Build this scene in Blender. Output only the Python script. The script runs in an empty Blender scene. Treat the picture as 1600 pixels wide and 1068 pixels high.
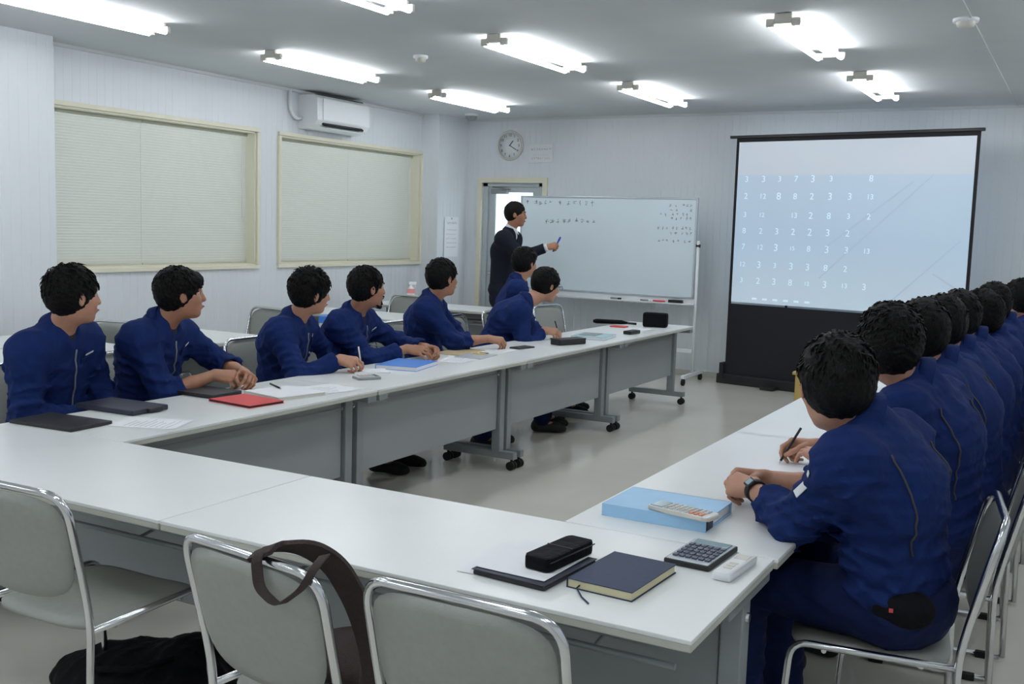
import bpy, bmesh, math, random
import numpy as np
from mathutils import Vector, Matrix
scn = bpy.context.scene
COL = scn.collection
R_ = math.radians

# ------------------------------------------------------------------ camera, world, exposure
F_PX, YAW, PITCH, ROLL = 1624.807, 0.50268, 0.1088, 0.0307
def cam_axes():
    cy, sy = math.cos(YAW), math.sin(YAW)
    r = Vector((cy, sy, 0)); f = Vector((-sy, cy, 0)); u = Vector((0, 0, 1))
    cp, sp = math.cos(PITCH), math.sin(PITCH)
    f, u = f * cp - u * sp, u * cp + f * sp
    cr, sr = math.cos(ROLL), math.sin(ROLL)
    r, u = r * cr + u * sr, u * cr - r * sr
    return r, u, f
cd = bpy.data.cameras.new('camera'); cam = bpy.data.objects.new('camera', cd); COL.objects.link(cam)
cr_, cu_, cf_ = cam_axes()
mm = Matrix((cr_, cu_, -cf_)).transposed().to_4x4(); mm.translation = (0.633, -1.939, 1.510)
cam.matrix_world = mm
cd.sensor_width = 36; cd.lens = F_PX * 36 / 1600; cd.clip_start = 0.05
scn.camera = cam
wd = bpy.data.worlds.new('world'); scn.world = wd; wd.use_nodes = True
wd.node_tree.nodes['Background'].inputs[0].default_value = (0.86, 0.93, 1.0, 1)
wd.node_tree.nodes['Background'].inputs[1].default_value = 3.0
scn.view_settings.view_transform = 'Standard'; scn.view_settings.look = 'None'
scn.view_settings.gamma = 1.0; scn.view_settings.use_curve_mapping = False
scn.view_settings.exposure = 0.0
TUBE = 24.0           # strength of the fluorescent tubes

# ------------------------------------------------------------------ materials
MATS = {}
def srgb(r, g, b):
    def c(v):
        v /= 255.
        return v / 12.92 if v <= 0.04045 else ((v + 0.055) / 1.055) ** 2.4
    return (c(r), c(g), c(b), 1)
def mat(name, rgb, rough=0.6, metal=0.0, noise=0.0, nscale=20, bump=0.0, bscale=80, spec=0.5, emit=0, stretch=None, sss=0):
    if name in MATS: return MATS[name]
    m = bpy.data.materials.new(name); m.use_nodes = True; nt = m.node_tree
    b = nt.nodes['Principled BSDF']; col = srgb(*rgb)
    b.inputs['Base Color'].default_value = col
    b.inputs['Roughness'].default_value = rough; b.inputs['Metallic'].default_value = metal
    b.inputs['Specular IOR Level'].default_value = spec
    if emit:
        b.inputs['Emission Color'].default_value = col; b.inputs['Emission Strength'].default_value = emit
    tc = nt.nodes.new('ShaderNodeTexCoord')
    src = tc.outputs['Object']
    if stretch:
        mp = nt.nodes.new('ShaderNodeMapping'); mp.inputs['Scale'].default_value = stretch
        nt.links.new(src, mp.inputs[0]); src = mp.outputs[0]
    if noise:
        n = nt.nodes.new('ShaderNodeTexNoise'); n.inputs['Scale'].default_value = nscale; n.inputs['Detail'].default_value = 4
        nt.links.new(src, n.inputs['Vector'])
        r = nt.nodes.new('ShaderNodeValToRGB')
        r.color_ramp.elements[0].position = 0.3; r.color_ramp.elements[1].position = 0.7
        r.color_ramp.elements[0].color = tuple(c * (1 - noise) for c in col[:3]) + (1,)
        r.color_ramp.elements[1].color = tuple(min(1, c * (1 + noise)) for c in col[:3]) + (1,)
        nt.links.new(n.outputs['Fac'], r.inputs[0]); nt.links.new(r.outputs[0], b.inputs['Base Color'])
    if bump:
        n = nt.nodes.new('ShaderNodeTexNoise'); n.inputs['Scale'].default_value = bscale; n.inputs['Detail'].default_value = 3
        nt.links.new(src, n.inputs['Vector'])
        bp = nt.nodes.new('ShaderNodeBump'); bp.inputs['Strength'].default_value = bump; bp.inputs['Distance'].default_value = 0.01
        nt.links.new(n.outputs['Fac'], bp.inputs['Height']); nt.links.new(bp.outputs[0], b.inputs['Normal'])
    if sss:
        b.inputs['Subsurface Weight'].default_value = sss; b.inputs['Subsurface Scale'].default_value = 0.01
    MATS[name] = m; return m
M = dict(
    wall=mat('wall_panel', (220, 225, 229), 0.45, noise=0.015, nscale=2),
    ceil=mat('ceiling_board', (206, 210, 212), 0.85, noise=0.02, nscale=3, bump=0.1, bscale=200),
    floor=mat('vinyl_floor', (212, 209, 199), 0.15, noise=0.03, nscale=2.5, bump=0.02, bscale=6),
    cream=mat('cream_trim', (224, 221, 200), 0.5, noise=0.01),
    blind=mat('blind_slat', (222, 224, 216), 0.6, noise=0.01),
    blindrail=mat('blind_rail', (186, 186, 166), 0.5, noise=0.01),
    alu=mat('aluminium', (186, 194, 198), 0.4, 0.15, noise=0.02),
    top=mat('table_laminate', (234, 237, 237), 0.28, noise=0.01, nscale=6),
    edge=mat('table_edge', (188, 190, 180), 0.5, noise=0.02),
    panel=mat('grey_panel', (150, 155, 157), 0.5, noise=0.02, nscale=4),
    grey=mat('grey_steel', (146, 152, 154), 0.45, 0.3, noise=0.03),
    dark=mat('dark_plastic', (26, 26, 28), 0.5, noise=0.1),
    black=mat('black_rubber', (14, 14, 15), 0.7, noise=0.1),
    chrome=mat('chrome', (214, 216, 218), 0.16, 1.0, noise=0.02),
    vinyl=mat('grey_vinyl', (150, 153, 147), 0.55, noise=0.03, nscale=60, bump=0.15, bscale=400),
    white=mat('white_plastic', (226, 230, 232), 0.4, noise=0.01),
    offwhite=mat('offwhite_plastic', (208, 206, 196), 0.45, noise=0.02),
    paper=mat('paper', (236, 238, 242), 0.8, noise=0.01),
    ink=mat('printed_ink', (150, 154, 164), 0.8, noise=0.05),
    marker=mat('marker_ink', (88, 96, 106), 0.6, noise=0.1),
    board=mat('whiteboard_enamel', (216, 230, 238), 0.25, noise=0.02, nscale=2),
    jacket=mat('navy_twill', (22, 41, 93), 0.82, noise=0.10, nscale=30, bump=0.5, bscale=22, spec=0.15),
    jacket2=mat('navy_twill_dark', (20, 40, 94), 0.8, noise=0.12, nscale=30, bump=0.35, bscale=35, spec=0.2),
    trouser=mat('navy_trouser', (15, 29, 68), 0.85, noise=0.12, nscale=30, bump=0.35, bscale=30, spec=0.2),
    seam=mat('seam_tape', (64, 62, 66), 0.6, noise=0.1),
    shirt=mat('dark_tshirt', (34, 36, 42), 0.85, noise=0.1, bump=0.3),
    suit=mat('dark_suit', (22, 26, 38), 0.8, noise=0.1, bump=0.2, bscale=60, spec=0.2),
    wshirt=mat('white_shirt', (225, 228, 234), 0.8, noise=0.02, bump=0.2),
    skin=mat('skin', (182, 134, 110), 0.5, noise=0.06, nscale=25, bump=0.08, bscale=160, sss=0.08),
    skin2=mat('skin_tan', (166, 118, 92), 0.5, noise=0.06, nscale=25, bump=0.08, bscale=160, sss=0.08),
    lip=mat('lips', (152, 92, 84), 0.5, noise=0.05),
    hair=mat('black_hair', (9, 8, 9), 0.55, noise=0.3, nscale=120, bump=0.5, bscale=260, spec=0.16, stretch=(1, 1, 0.3)),
    hair2=mat('dark_brown_hair', (18, 15, 14), 0.55, noise=0.3, nscale=120, bump=0.5, bscale=260, spec=0.16, stretch=(1, 1, 0.3)),
    eyew=mat('eye_white', (190, 184, 178), 0.3, noise=0.01), iris=mat('iris', (32, 20, 16), 0.2, noise=0.1),
    navybook=mat('navy_cover', (36, 52, 82), 0.6, noise=0.06, nscale=60, bump=0.2, bscale=300),
    navydark=mat('dark_navy_leatherette', (40, 44, 62), 0.5, noise=0.06, bump=0.2, bscale=300),
    blackcover=mat('black_cover', (34, 34, 40), 0.5, noise=0.06, bump=0.15, bscale=300),
    red=mat('red_cover', (214, 72, 76), 0.55, noise=0.04), pages=mat('book_pages', (214, 206, 170), 0.85, noise=0.06, nscale=200, stretch=(1, 1, 20)),
    blue=mat('bright_blue_cover', (66, 132, 220), 0.45, noise=0.03), ltblue=mat('light_blue_board', (158, 200, 234), 0.45, noise=0.03),
    bluemk=mat('blue_marker', (60, 76, 190), 0.4, noise=0.03), teal=mat('pale_teal_cover', (160, 196, 204), 0.5, noise=0.03),
    lcd=mat('lcd_glass', (132, 158, 168), 0.2, noise=0.03), key=mat('dark_key', (70, 76, 96), 0.4, noise=0.05),
    keylt=mat('light_key', (196, 196, 196), 0.4, noise=0.03), keyor=mat('orange_key', (222, 150, 120), 0.5, noise=0.03),
    silver=mat('silver_plate', (192, 200, 208), 0.3, 0.5, noise=0.02),
    brown=mat('brown_webbing', (58, 46, 46), 0.85, noise=0.12, nscale=80, bump=0.4, bscale=300),
    blackfab=mat('black_nylon', (9, 10, 15), 0.8, spec=0.2, noise=0.2, bump=0.5, bscale=30),
    tan=mat('tan_wood', (186, 158, 92), 0.5, noise=0.08, nscale=8, stretch=(6, 6, 0.5)),
    screenblk=mat('black_masking', (14, 17, 24), 0.75, noise=0.1),
    green=mat('green_liquid', (96, 196, 160), 0.3, noise=0.05), yellow=mat('yellow_tag', (226, 196, 90), 0.6, noise=0.05),
    checker=mat('grey_check_canvas', (92, 98, 96), 0.85, noise=0.35, nscale=160),
    beige=mat('beige_mat', (178, 160, 130), 0.7, noise=0.04),
    duct=mat('dark_gap', (10, 12, 12), 0.9, noise=0.1),
)
def emis(name, rgb, s):
    m = bpy.data.materials.new(name); m.use_nodes = True; nt = m.node_tree
    for n in list(nt.nodes): nt.nodes.remove(n)
    o = nt.nodes.new('ShaderNodeOutputMaterial'); e = nt.nodes.new('ShaderNodeEmission')
    e.inputs[0].default_value = srgb(*rgb); e.inputs[1].default_value = s
    nt.links.new(e.outputs[0], o.inputs[0]); return m
M['tube'] = emis('fluorescent_tube', (247, 250, 253), TUBE)
def frosted():
    m = bpy.data.materials.new('frosted_glass'); m.use_nodes = True; nt = m.node_tree
    for n in list(nt.nodes): nt.nodes.remove(n)
    o = nt.nodes.new('ShaderNodeOutputMaterial'); t = nt.nodes.new('ShaderNodeBsdfTranslucent')
    g = nt.nodes.new('ShaderNodeBsdfGlossy'); g.inputs['Roughness'].default_value = 0.25
    x = nt.nodes.new('ShaderNodeMixShader'); x.inputs[0].default_value = 0.08
    t.inputs[0].default_value = (0.9, 0.95, 0.97, 1)
    nt.links.new(t.outputs[0], x.inputs[1]); nt.links.new(g.outputs[0], x.inputs[2]); nt.links.new(x.outputs[0], o.inputs[0])
    return m
M['frost'] = frosted()
def projected():
    # fabric of the screen showing the slide thrown on it: pale blue, whiter header band, soft clouding
    m = bpy.data.materials.new('projected_slide'); m.use_nodes = True; nt = m.node_tree
    b = nt.nodes['Principled BSDF']; b.inputs['Roughness'].default_value = 0.9
    b.inputs['Base Color'].default_value = srgb(150, 160, 170)
    tc = nt.nodes.new('ShaderNodeTexCoord'); sp = nt.nodes.new('ShaderNodeSeparateXYZ')
    nt.links.new(tc.outputs['Object'], sp.inputs[0])
    r = nt.nodes.new('ShaderNodeValToRGB'); mr = nt.nodes.new('ShaderNodeMapRange')
    mr.inputs[1].default_value = 0.84; mr.inputs[2].default_value = 2.43
    nt.links.new(sp.outputs['Z'], mr.inputs[0]); nt.links.new(mr.outputs[0], r.inputs[0])
    els = r.color_ramp.elements
    els[0].position = 0; els[0].color = srgb(196, 216, 232); els[1].position = 1; els[1].color = srgb(208, 216, 226)
    for p, c in ((0.4, (172, 200, 226)), (0.79, (180, 204, 226)), (0.80, (202, 211, 222))):
        e = els.new(p); e.color = srgb(*c)
    n = nt.nodes.new('ShaderNodeTexNoise'); n.inputs['Scale'].default_value = 1.2
    nt.links.new(tc.outputs['Object'], n.inputs['Vector'])
    mx = nt.nodes.new('ShaderNodeMix'); mx.data_type = 'RGBA'; mx.blend_type = 'MULTIPLY'; mx.inputs[0].default_value = 0.12
    nt.links.new(r.outputs[0], mx.inputs[6]); nt.links.new(n.outputs['Color'], mx.inputs[7])
    nt.links.new(mx.outputs[2], b.inputs['Emission Color']); b.inputs['Emission Strength'].default_value = 0.56
    return m
M['slide'] = projected()
M['mark'] = mat('projected_mark', (193, 215, 233), 0.9, emit=0.575, noise=0.01)
M['slideline'] = mat('projected_line', (160, 176, 194), 0.9, emit=0.42, noise=0.01)

# ------------------------------------------------------------------ mesh helpers
def link(name, me, m, parent=None, loc=None):
    if m is not None and not me.materials: me.materials.append(m)
    o = bpy.data.objects.new(name, me); COL.objects.link(o)
    if parent is not None: o.parent = parent
    if loc is not None: o.location = loc
    return o
class MB:
    def __init__(s): s.bm = bmesh.new()
    def box(s, c, d, bev=0, rot=None, seg=2):
        t = bmesh.new(); bmesh.ops.create_cube(t, size=1)
        for v in t.verts: v.co = Vector((v.co.x * d[0], v.co.y * d[1], v.co.z * d[2]))
        if bev: bmesh.ops.bevel(t, geom=t.edges[:], offset=bev, segments=seg, profile=0.6, affect='EDGES')
        mt = Matrix.Translation(c)
        if rot is not None: mt = mt @ rot.to_4x4()
        t.transform(mt); s._add(t); return s
    def _add(s, t):
        me = bpy.data.meshes.new('tmp'); t.to_mesh(me); t.free(); s.bm.from_mesh(me); bpy.data.meshes.remove(me)
    def tube(s, pts, r, n=10, cap=True, closed=False):
        pts = [Vector(p) for p in pts]; N = len(pts)
        rr = r if isinstance(r, (list, tuple)) else [r] * N
        rings = []; prev = None
        for i, p in enumerate(pts):
            if closed: t = pts[(i + 1) % N] - pts[i - 1]
            else: t = pts[min(i + 1, N - 1)] - pts[max(i - 1, 0)]
            t.normalize()
            if prev is None:
                a = Vector((0, 0, 1)) if abs(t.z) < 0.9 else Vector((1, 0, 0))
                u = t.cross(a).normalized()
            else:
                u = (prev - t * prev.dot(t)).normalized()
            prev = u; w = t.cross(u)
            rings.append([s.bm.verts.new(p + (u * math.cos(2 * math.pi * k / n) + w * math.sin(2 * math.pi * k / n)) * rr[i]) for k in range(n)])
        for i in range(N if closed else N - 1):
            A, B = rings[i], rings[(i + 1) % N]
            for k in range(n):
                f = s.bm.faces.new((A[k], A[(k + 1) % n], B[(k + 1) % n], B[k])); f.smooth = True
        if cap and not closed:
            s.bm.faces.new(rings[0][::-1]); s.bm.faces.new(rings[-1])
        return s
    def cyl(s, a, b, r, n=20): return s.tube([a, b], r, n)
    def lathe(s, prof, n=24, c=(0, 0, 0)):
        c = Vector(c); rings = []
        for r, z in prof:
            rings.append([s.bm.verts.new(c + Vector((max(r, 1e-4) * math.cos(2 * math.pi * k / n), max(r, 1e-4) * math.sin(2 * math.pi * k / n), z))) for k in range(n)])
        for A, B in zip(rings, rings[1:]):
            for k in range(n):
                f = s.bm.faces.new((A[k], A[(k + 1) % n], B[(k + 1) % n], B[k])); f.smooth = True
        return s
    def prism(s, poly, z0, z1, bev=0):
        t = bmesh.new(); n = len(poly)
        a = [t.verts.new((x, y, z0)) for x, y in poly]; b = [t.verts.new((x, y, z1)) for x, y in poly]
        t.faces.new(a[::-1]); t.faces.new(b)
        for i in range(n): t.faces.new((a[i], a[(i + 1) % n], b[(i + 1) % n], b[i]))
        if bev: bmesh.ops.bevel(t, geom=t.edges[:], offset=bev, segments=2, profile=0.6, affect='EDGES')
        s._add(t); return s
    def faces(s, verts, fs, smooth=False):
        vs = [s.bm.verts.new(v) for v in verts]
        for f in fs:
            try:
                q = s.bm.faces.new([vs[i] for i in f]); q.smooth = smooth
            except ValueError: pass
        return s
    def xform(s, m4): s.bm.transform(m4); return s
    def mesh(s, name, m):
        me = bpy.data.meshes.new(name); bmesh.ops.recalc_face_normals(s.bm, faces=s.bm.faces[:])
        s.bm.to_mesh(me); s.bm.free(); me.materials.append(m); return me
    def build(s, name, m, parent=None, loc=None): return link(name, s.mesh(name, m), m, parent, loc)
def round_path(pts, r, seg=5):
    pts = [Vector(p) for p in pts]; out = [pts[0]]
    for a, b, c in zip(pts, pts[1:], pts[2:]):
        d1 = (a - b); d2 = (c - b); rr = min(r, d1.length * .49, d2.length * .49)
        p = b + d1.normalized() * rr; q = b + d2.normalized() * rr
        for i in range(seg + 1):
            t = i / seg; out.append(p * (1 - t) ** 2 + b * 2 * t * (1 - t) + q * t * t)
    out.append(pts[-1]); return out
def tag(o, label=None, cat=None, group=None, kind=None):
    if label: o['label'] = label
    if cat: o['category'] = cat
    if group: o['group'] = group
    if kind: o['kind'] = kind
    return o
def thing(name, label, cat, loc=(0, 0, 0), rz=0, group=None):
    o = bpy.data.objects.new(name, None); COL.objects.link(o); o.empty_display_size = 0.1
    o.location = loc; o.rotation_euler = (0, 0, rz); return tag(o, label, cat, group)
def kids(o): return [c for c in ALLKIDS.get(o.name, [])]
ALLKIDS = {}
def collect(root):
    ALLKIDS.clear()
    for o in bpy.data.objects:
        if o.parent: ALLKIDS.setdefault(o.parent.name, []).append(o)
def copy_tree(o, parent=None):
    c = o.copy(); COL.objects.link(c)
    if parent is not None: c.parent = parent
    for k in ALLKIDS.get(o.name, []): copy_tree(k, c)
    return c
def dup(proto, label, loc, rz, group=None):
    collect(proto); c = copy_tree(proto); c.location = loc; c.rotation_euler = (0, 0, rz); c['label'] = label
    if group: c['group'] = group
    return c
def text_mesh(name, body, size, m, extrude=0.0004):
    cu = bpy.data.curves.new('t', 'FONT'); cu.body = body; cu.size = size; cu.align_x = 'CENTER'; cu.align_y = 'CENTER'; cu.extrude = extrude
    cu.resolution_u = 3
    o = bpy.data.objects.new('t', cu); COL.objects.link(o)
    dg = bpy.context.evaluated_depsgraph_get(); me = bpy.data.meshes.new_from_object(o.evaluated_get(dg))
    bpy.data.objects.remove(o); me.name = name; me.materials.clear(); me.materials.append(m); return me

# ------------------------------------------------------------------ room
ZC, YB, XW = 2.76, 8.68, -6.12     # ceiling height, back wall, window wall
XR, YF = 2.6, -3.6
def struct(mb, name, m, parent=None):
    o = mb.build(name, m, parent)
    if parent is None: tag(o, kind='structure')
    return o
fl = MB().box(((XW - .3 + XR + .2) / 2, (YF - .2 + YB + .3) / 2, -0.05), (XR + .2 - XW + .3, YB + .3 - YF + .2, 0.1)); struct(fl, 'floor', M['floor'])
ce = MB().box(((XW - .3 + XR + .2) / 2, (YF - .2 + YB + .3) / 2, ZC + .05), (XR + .2 - XW + .3, YB + .3 - YF + .2, 0.1)); struct(ce, 'ceiling', M['ceil'])
def ribbed(mb, p0, p1, z0, z1, thick, pitch=0.075, g=0.008, d=0.0016):
    """vertical ribbed sandwich panel from p0 to p1 (xy), grooves on the left-hand side of p0->p1"""
    p0 = Vector((p0[0], p0[1], 0)); p1 = Vector((p1[0], p1[1], 0)); L = (p1 - p0).length; t = (p1 - p0).normalized(); n = Vector((-t.y, t.x, 0))
    prof = [(0, 0)]; x = pitch / 2
    while x < L - pitch / 2:
        prof += [(x - g / 2, 0), (x - g / 4, -d), (x + g / 4, -d), (x + g / 2, 0)]; x += pitch
    prof += [(L, 0)]
    vs = []; N = len(prof)
    for z in (z0, z1): vs += [p0 + t * a + n * b + Vector((0, 0, z)) for a, b in prof]
    for z in (z0, z1): vs += [p0 - n * thick + Vector((0, 0, z)), p1 - n * thick + Vector((0, 0, z))]
    fs = [(i, i + 1, N + i + 1, N + i) for i in range(N - 1)]
    k = 2 * N
    fs += [(k, k + 1, k + 3, k + 2), (0, k, k + 2, N), (N - 1, 2 * N - 1, k + 3, k + 1)]
    fs += [tuple(range(N)) + (k + 1, k), tuple(range(N, 2 * N)) + (k + 3, k + 2)]
    mb.faces(vs, fs)
W1 = (2.9, 5.36); W2 = (5.69, 8.03); WZ = (1.105, 2.31)
w = MB()
ribbed(w, (XW, YB + .15), (XW, YF - .15), 0, WZ[0], .2)
ribbed(w, (XW, YB + .15), (XW, YF - .15), WZ[1], ZC, .2)
ribbed(w, (XW, YB + .15), (XW, W2[1]), WZ[0], WZ[1], .2); ribbed(w, (XW, W2[0]), (XW, W1[1]), WZ[0], WZ[1], .2); ribbed(w, (XW, W1[0]), (XW, YF - .15), WZ[0], WZ[1], .2)
struct(w, 'wall_left', M['wall'])
DX = (-5.66, -4.86); DZ = 2.03
w = MB()
ribbed(w, (XR + .15, YB), (DX[1], YB), 0, ZC, .15); ribbed(w, (DX[0], YB), (XW, YB), 0, ZC, .15); ribbed(w, (DX[1], YB), (DX[0], YB), DZ, ZC, .15)
struct(w, 'wall_back', M['wall'])
w = MB(); ribbed(w, (XR, YF - .15), (XR, YB), 0, ZC, .15); struct(w, 'wall_right', M['wall'])
w = MB(); ribbed(w, (XW - .2, YF), (XR + .15, YF), 0, ZC, .15); struct(w, 'wall_front', M['wall'])
# boxed-in columns
def column(y0, y1, x1, name):
    w = MB(); c = .02
    w.box(((XW + x1 - c) / 2 - .02, (y0 + y1) / 2, ZC / 2), (x1 - XW - c + .03, y1 - y0 - 2 * c, ZC))
    ribbed(w, (x1, y1 - c), (x1, y0 + c), 0, ZC, .018)
    ribbed(w, (x1 - c, y0), (XW, y0), 0, ZC, .018)
    w.box((x1 - c / 2, y0 + c / 2, ZC / 2), (c, c, ZC))
    if y1 < YB - .1:
        ribbed(w, (XW, y1), (x1 - c, y1), 0, ZC, .018); w.box((x1 - c / 2, y1 - c / 2, ZC / 2), (c, c, ZC))
    else: w.box((x1 - c / 2, y1 - c / 2, ZC / 2), (c, c, ZC))
    struct(w, name, M['wall'])
column(8.06, YB, -5.88, 'pillar_corner'); column(0.6, 3.07, -5.9, 'pillar_left')
def skirt(name, a, b, n):
    a = Vector((*a, 0)); b = Vector((*b, 0)); c = (a + b) / 2 + Vector((*n, 0)) * .006; d = b - a
    s = MB().box((c.x, c.y, .03), (abs(d.x) + .012 if abs(d.x) > .01 else .012, abs(d.y) if abs(d.y) > .01 else .012, .06)); struct(s, name, M['edge'])
skirt('baseboard_back', (-4.80, YB), (XR, YB), (0, -1)); skirt('baseboard_left', (XW, 3.08), (XW, 8.04), (1, 0)); skirt('baseboard_right', (XR, YF), (XR, YB), (-1, 0))
s = MB().box(((-.05), (YF + YB) / 2, ZC - .004), (.012, YB - YF, .008)); struct(s, 'trim_1', M['ceil'])
s = MB()
s.box((XW + .012, (YF + YB) / 2, ZC - .012), (.024, YB - YF, .024)); struct(s, 'trim_2', M['ceil'])
s = MB().box(((XW + XR) / 2, YB - .012, ZC - .012), (XR - XW, .024, .024)); struct(s, 'trim_3', M['ceil'])

def window(i, y0, y1):
    z0, z1 = WZ; e = bpy.data.objects.new('window_%d' % i, None); COL.objects.link(e); e.location = (XW, (y0 + y1) / 2, z0); tag(e, kind='structure')
    L = y1 - y0; H = z1 - z0; fw = .035
    f = MB()                                     # cream lining + casing
    f.box((-.095, 0, .004), (.20, L - .002, .014)); f.box((-.095, 0, H - .004), (.20, L - .002, .014))
    f.box((-.095, -L / 2 + .008, H / 2), (.20, .012, H - .002)); f.box((-.095, L / 2 - .008, H / 2), (.20, .012, H - .002))
    f.box((.012, 0, -.02), (.03, L + 2 * fw, fw), .004); f.box((.012, 0, H + .02), (.03, L + 2 * fw, fw), .004)
    f.box((.012, -L / 2 - .02, H / 2), (.03, fw, H), .004); f.box((.012, L / 2 + .02, H / 2), (.03, fw, H), .004)
    f.build('frame', M['cream'], e)
    g = MB().box((-.19, 0, H / 2), (.006, L, H)); g.build('pane', M['frost'], e)
    sf = MB()
    for yy in (-L / 2 + .02, 0, L / 2 - .02): sf.box((-.175, yy, H / 2), (.03, .04, H))
    sf.box((-.175, 0, .02), (.03, L, .04)); sf.box((-.175, 0, H - .02), (.03, L, .04)); sf.build('sash', M['alu'], e)
    for sgn in (-1, 1):
        hl = L / 2 - .008; yc = sgn * (L / 4 - .004)
        hr = MB().box((-.11, yc, H - .022), (.045, hl - .004, .036), .003); hr.build('head_rail', M['blindrail'], e)
        n = 52; b = MB(); top = H - .045; pitch = (top - .03) / n
        for k in range(n):
            z = top - (k + .5) * pitch
            b.box((-.11, yc, z), (.003, hl - .0015, pitch * 1.12), 0, Matrix.Rotation(R_(17), 3, 'Y'))
        bo = b.build('blind_slats', M['blind'], e); tag(bo, kind='stuff')
        br = MB().box((-.11, yc, .018), (.03, hl - .008, .018), .004); br.build('bottom_rail', M['blindrail'], e)
        MB().tube([(-.09, yc + sgn * hl * .44, H - .05), (-.088, yc + sgn * hl * .44, H * .35)], .002, 5).build('pull_cord', M['white'], e)
    return e
window(1, *W1); window(2, *W2)

# door with frosted pane
d = bpy.data.objects.new('door_1', None); COL.objects.link(d); d.location = ((DX[0] + DX[1]) / 2, YB, 0); tag(d, kind='structure')
DW = DX[1] - DX[0]
f = MB(); f.box((-DW / 2 - .03, .0, DZ / 2), (.06, .06, DZ), .004); f.box((DW / 2 + .03, .0, DZ / 2), (.06, .06, DZ), .004); f.box((0, .0, DZ + .03), (DW + .12, .06, .06), .004); f.build('door_casing', M['cream'], d)
f = MB(); f.box((-DW / 2 + .03, .06, DZ / 2), (.06, .09, DZ)); f.box((DW / 2 - .03, .06, DZ / 2), (.06, .09, DZ)); f.box((0, .06, DZ - .02), (DW, .09, .04)); f.build('door_jamb', M['alu'], d)
lf = MB(); x0 = DW / 2 - .065
for sx in (-1, 1): lf.box((sx * (x0 - .045), .06, .98), (.09, .035, 1.98), .004)
lf.box((0, .06, 1.962), (2 * x0 + .02, .04, .075)); lf.box((0, .06, .07), (2 * x0 - .18, .035, .14), .004); lf.box((0, .06, .92), (2 * x0 - .18, .035, .12), .004)
lf.box((0, .06, .5), (2 * x0 - .18, .02, .8)); lf.build('door_leaf', M['alu'], d)
MB().box((0, .062, 1.455), (2 * x0 - .17, .006, .98)).build('door_pane', M['frost'], d)
cl = MB().box((-x0 + .16, .015, 1.93), (.22, .05, .055), .008); co = cl.build('door_closer', M['grey'], d)
MB().tube([(-x0 + .18, .0, 1.945), (-x0 + .32, -.03, 1.955), (-x0 + .05, .03, 1.985)], .008, 6).build('closer_arm', M['grey'], co)
h = MB().tube(round_path([(-x0 + .05, .04, .98), (-x0 + .05, -.02, .98), (-x0 + .17, -.02, .98)], .01), .009, 8); h.build('door_handle', M['chrome'], d)

# ------------------------------------------------------------------ ceiling lights
def make_light():
    t = thing('ceiling_light', 'x', 'light', (0, 0, 0), 0, 'twin-tube ceiling lights')
    b = MB(); b.prism([(-.045, 0), (-.028, -.04), (.028, -.04), (.045, 0)], -.61, .61)
    b.xform(Matrix.Rotation(R_(90), 4, 'X')); b.build('channel', M['white'], t)
    for sy in (-1, 1):
        e = MB(); e.box((0, sy * .612, -.03), (.10, .03, .055), .005)
        for sx in (-1, 1): e.box((sx * .072, sy * .607, -.05), (.05, .03, .045), .008)
        e.build('end_cap', M['offwhite'], t)
    for sx in (-1, 1):
        o = MB().tube([(sx * .075, -.595, -.062), (sx * .075, .595, -.062)], .0155, 14); o.build('tube_lamp', M['tube'], t)
    return t
LX = (-4.76, -2.86, -.98, .92); LY = (-2.5, -.35, 2.38, 4.66, 6.90)
proto = None
colw = ['nearest the windows', 'second from the windows', 'over the strip before the screen', 'farthest from the windows']
roww = ['at the rear of the room', 'just behind the camera row', 'in the row over the near tables', 'in the middle row', 'in the row by the whiteboard wall']
for j, y in enumerate(LY):
    for i, x in enumerate(LX):
        lab = 'twin-tube ceiling light %s, %s' % (colw[i], roww[j])
        if proto is None: proto = make_light(); proto.location = (x, y, ZC); proto['label'] = lab; lproto = proto
        else: dup(lproto, lab, (x, y, ZC), 0)

# ceiling gadgets
def detector(x, y, lab, r=.05):
    t = thing('smoke_detector', lab, 'smoke detector', (x, y, ZC), 0, 'smoke detectors')
    MB().lathe([(r, 0), (r, -.012), (r * .95, -.02), (0, -.02)], 24).build('base', M['white'], t)
    MB().lathe([(r * .72, -.02), (r * .66, -.042), (r * .4, -.05), (0, -.05)], 24).build('head', M['offwhite'], t)
detector(-3.82, 4.62, 'small round smoke detector on ceiling between the window-side lights', .055)
detector(-.08, 4.55, 'white smoke detector beside the thin ceiling joint, near the right edge', .07)
t = thing('ceiling_camera', 'white dome on the ceiling in the corner by the pillar', 'dome', (-5.50, 8.12, ZC))
MB().lathe([(.075, 0), (.075, -.02), (.07, -.026)], 24).build('base', M['white'], t)
MB().lathe([(.066, -.024), (.06, -.05), (.038, -.072), (0, -.082)], 24).build('dome', M['grey'], t)

# air conditioner
t = thing('air_conditioner', 'white wall-mounted air conditioner above the farther window', 'air conditioner', (XW, 6.35, 2.40))
b = MB()
prof = [(0, .32), (.19, .32), (.235, .29), (.24, .08), (.20, .035), (.10, .0), (0, .0)]
b.prism(prof, -.41, .41, .006)
b.xform(Matrix(((1, 0, 0, 0), (0, 0, 1, 0), (0, 1, 0, 0), (0, 0, 0, 1)))); b.build('body', M['white'], t)
MB().box((.243, 0, .185), (.008, .66, .20), .003).build('front_panel', M['white'], t)
MB().box((.218, 0, .052), (.05, .62, .02), .004, Matrix.Rotation(R_(38), 3, 'Y')).build('outlet_slot', M['dark'], t)
MB().box((.225, 0, .018), (.075, .60, .008), .003, Matrix.Rotation(R_(15), 3, 'Y')).build('flap', M['white'], t)
MB().box((.10, .02, .325), (.15, .72, .012)).build('top_grille', M['duct'], t)
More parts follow.
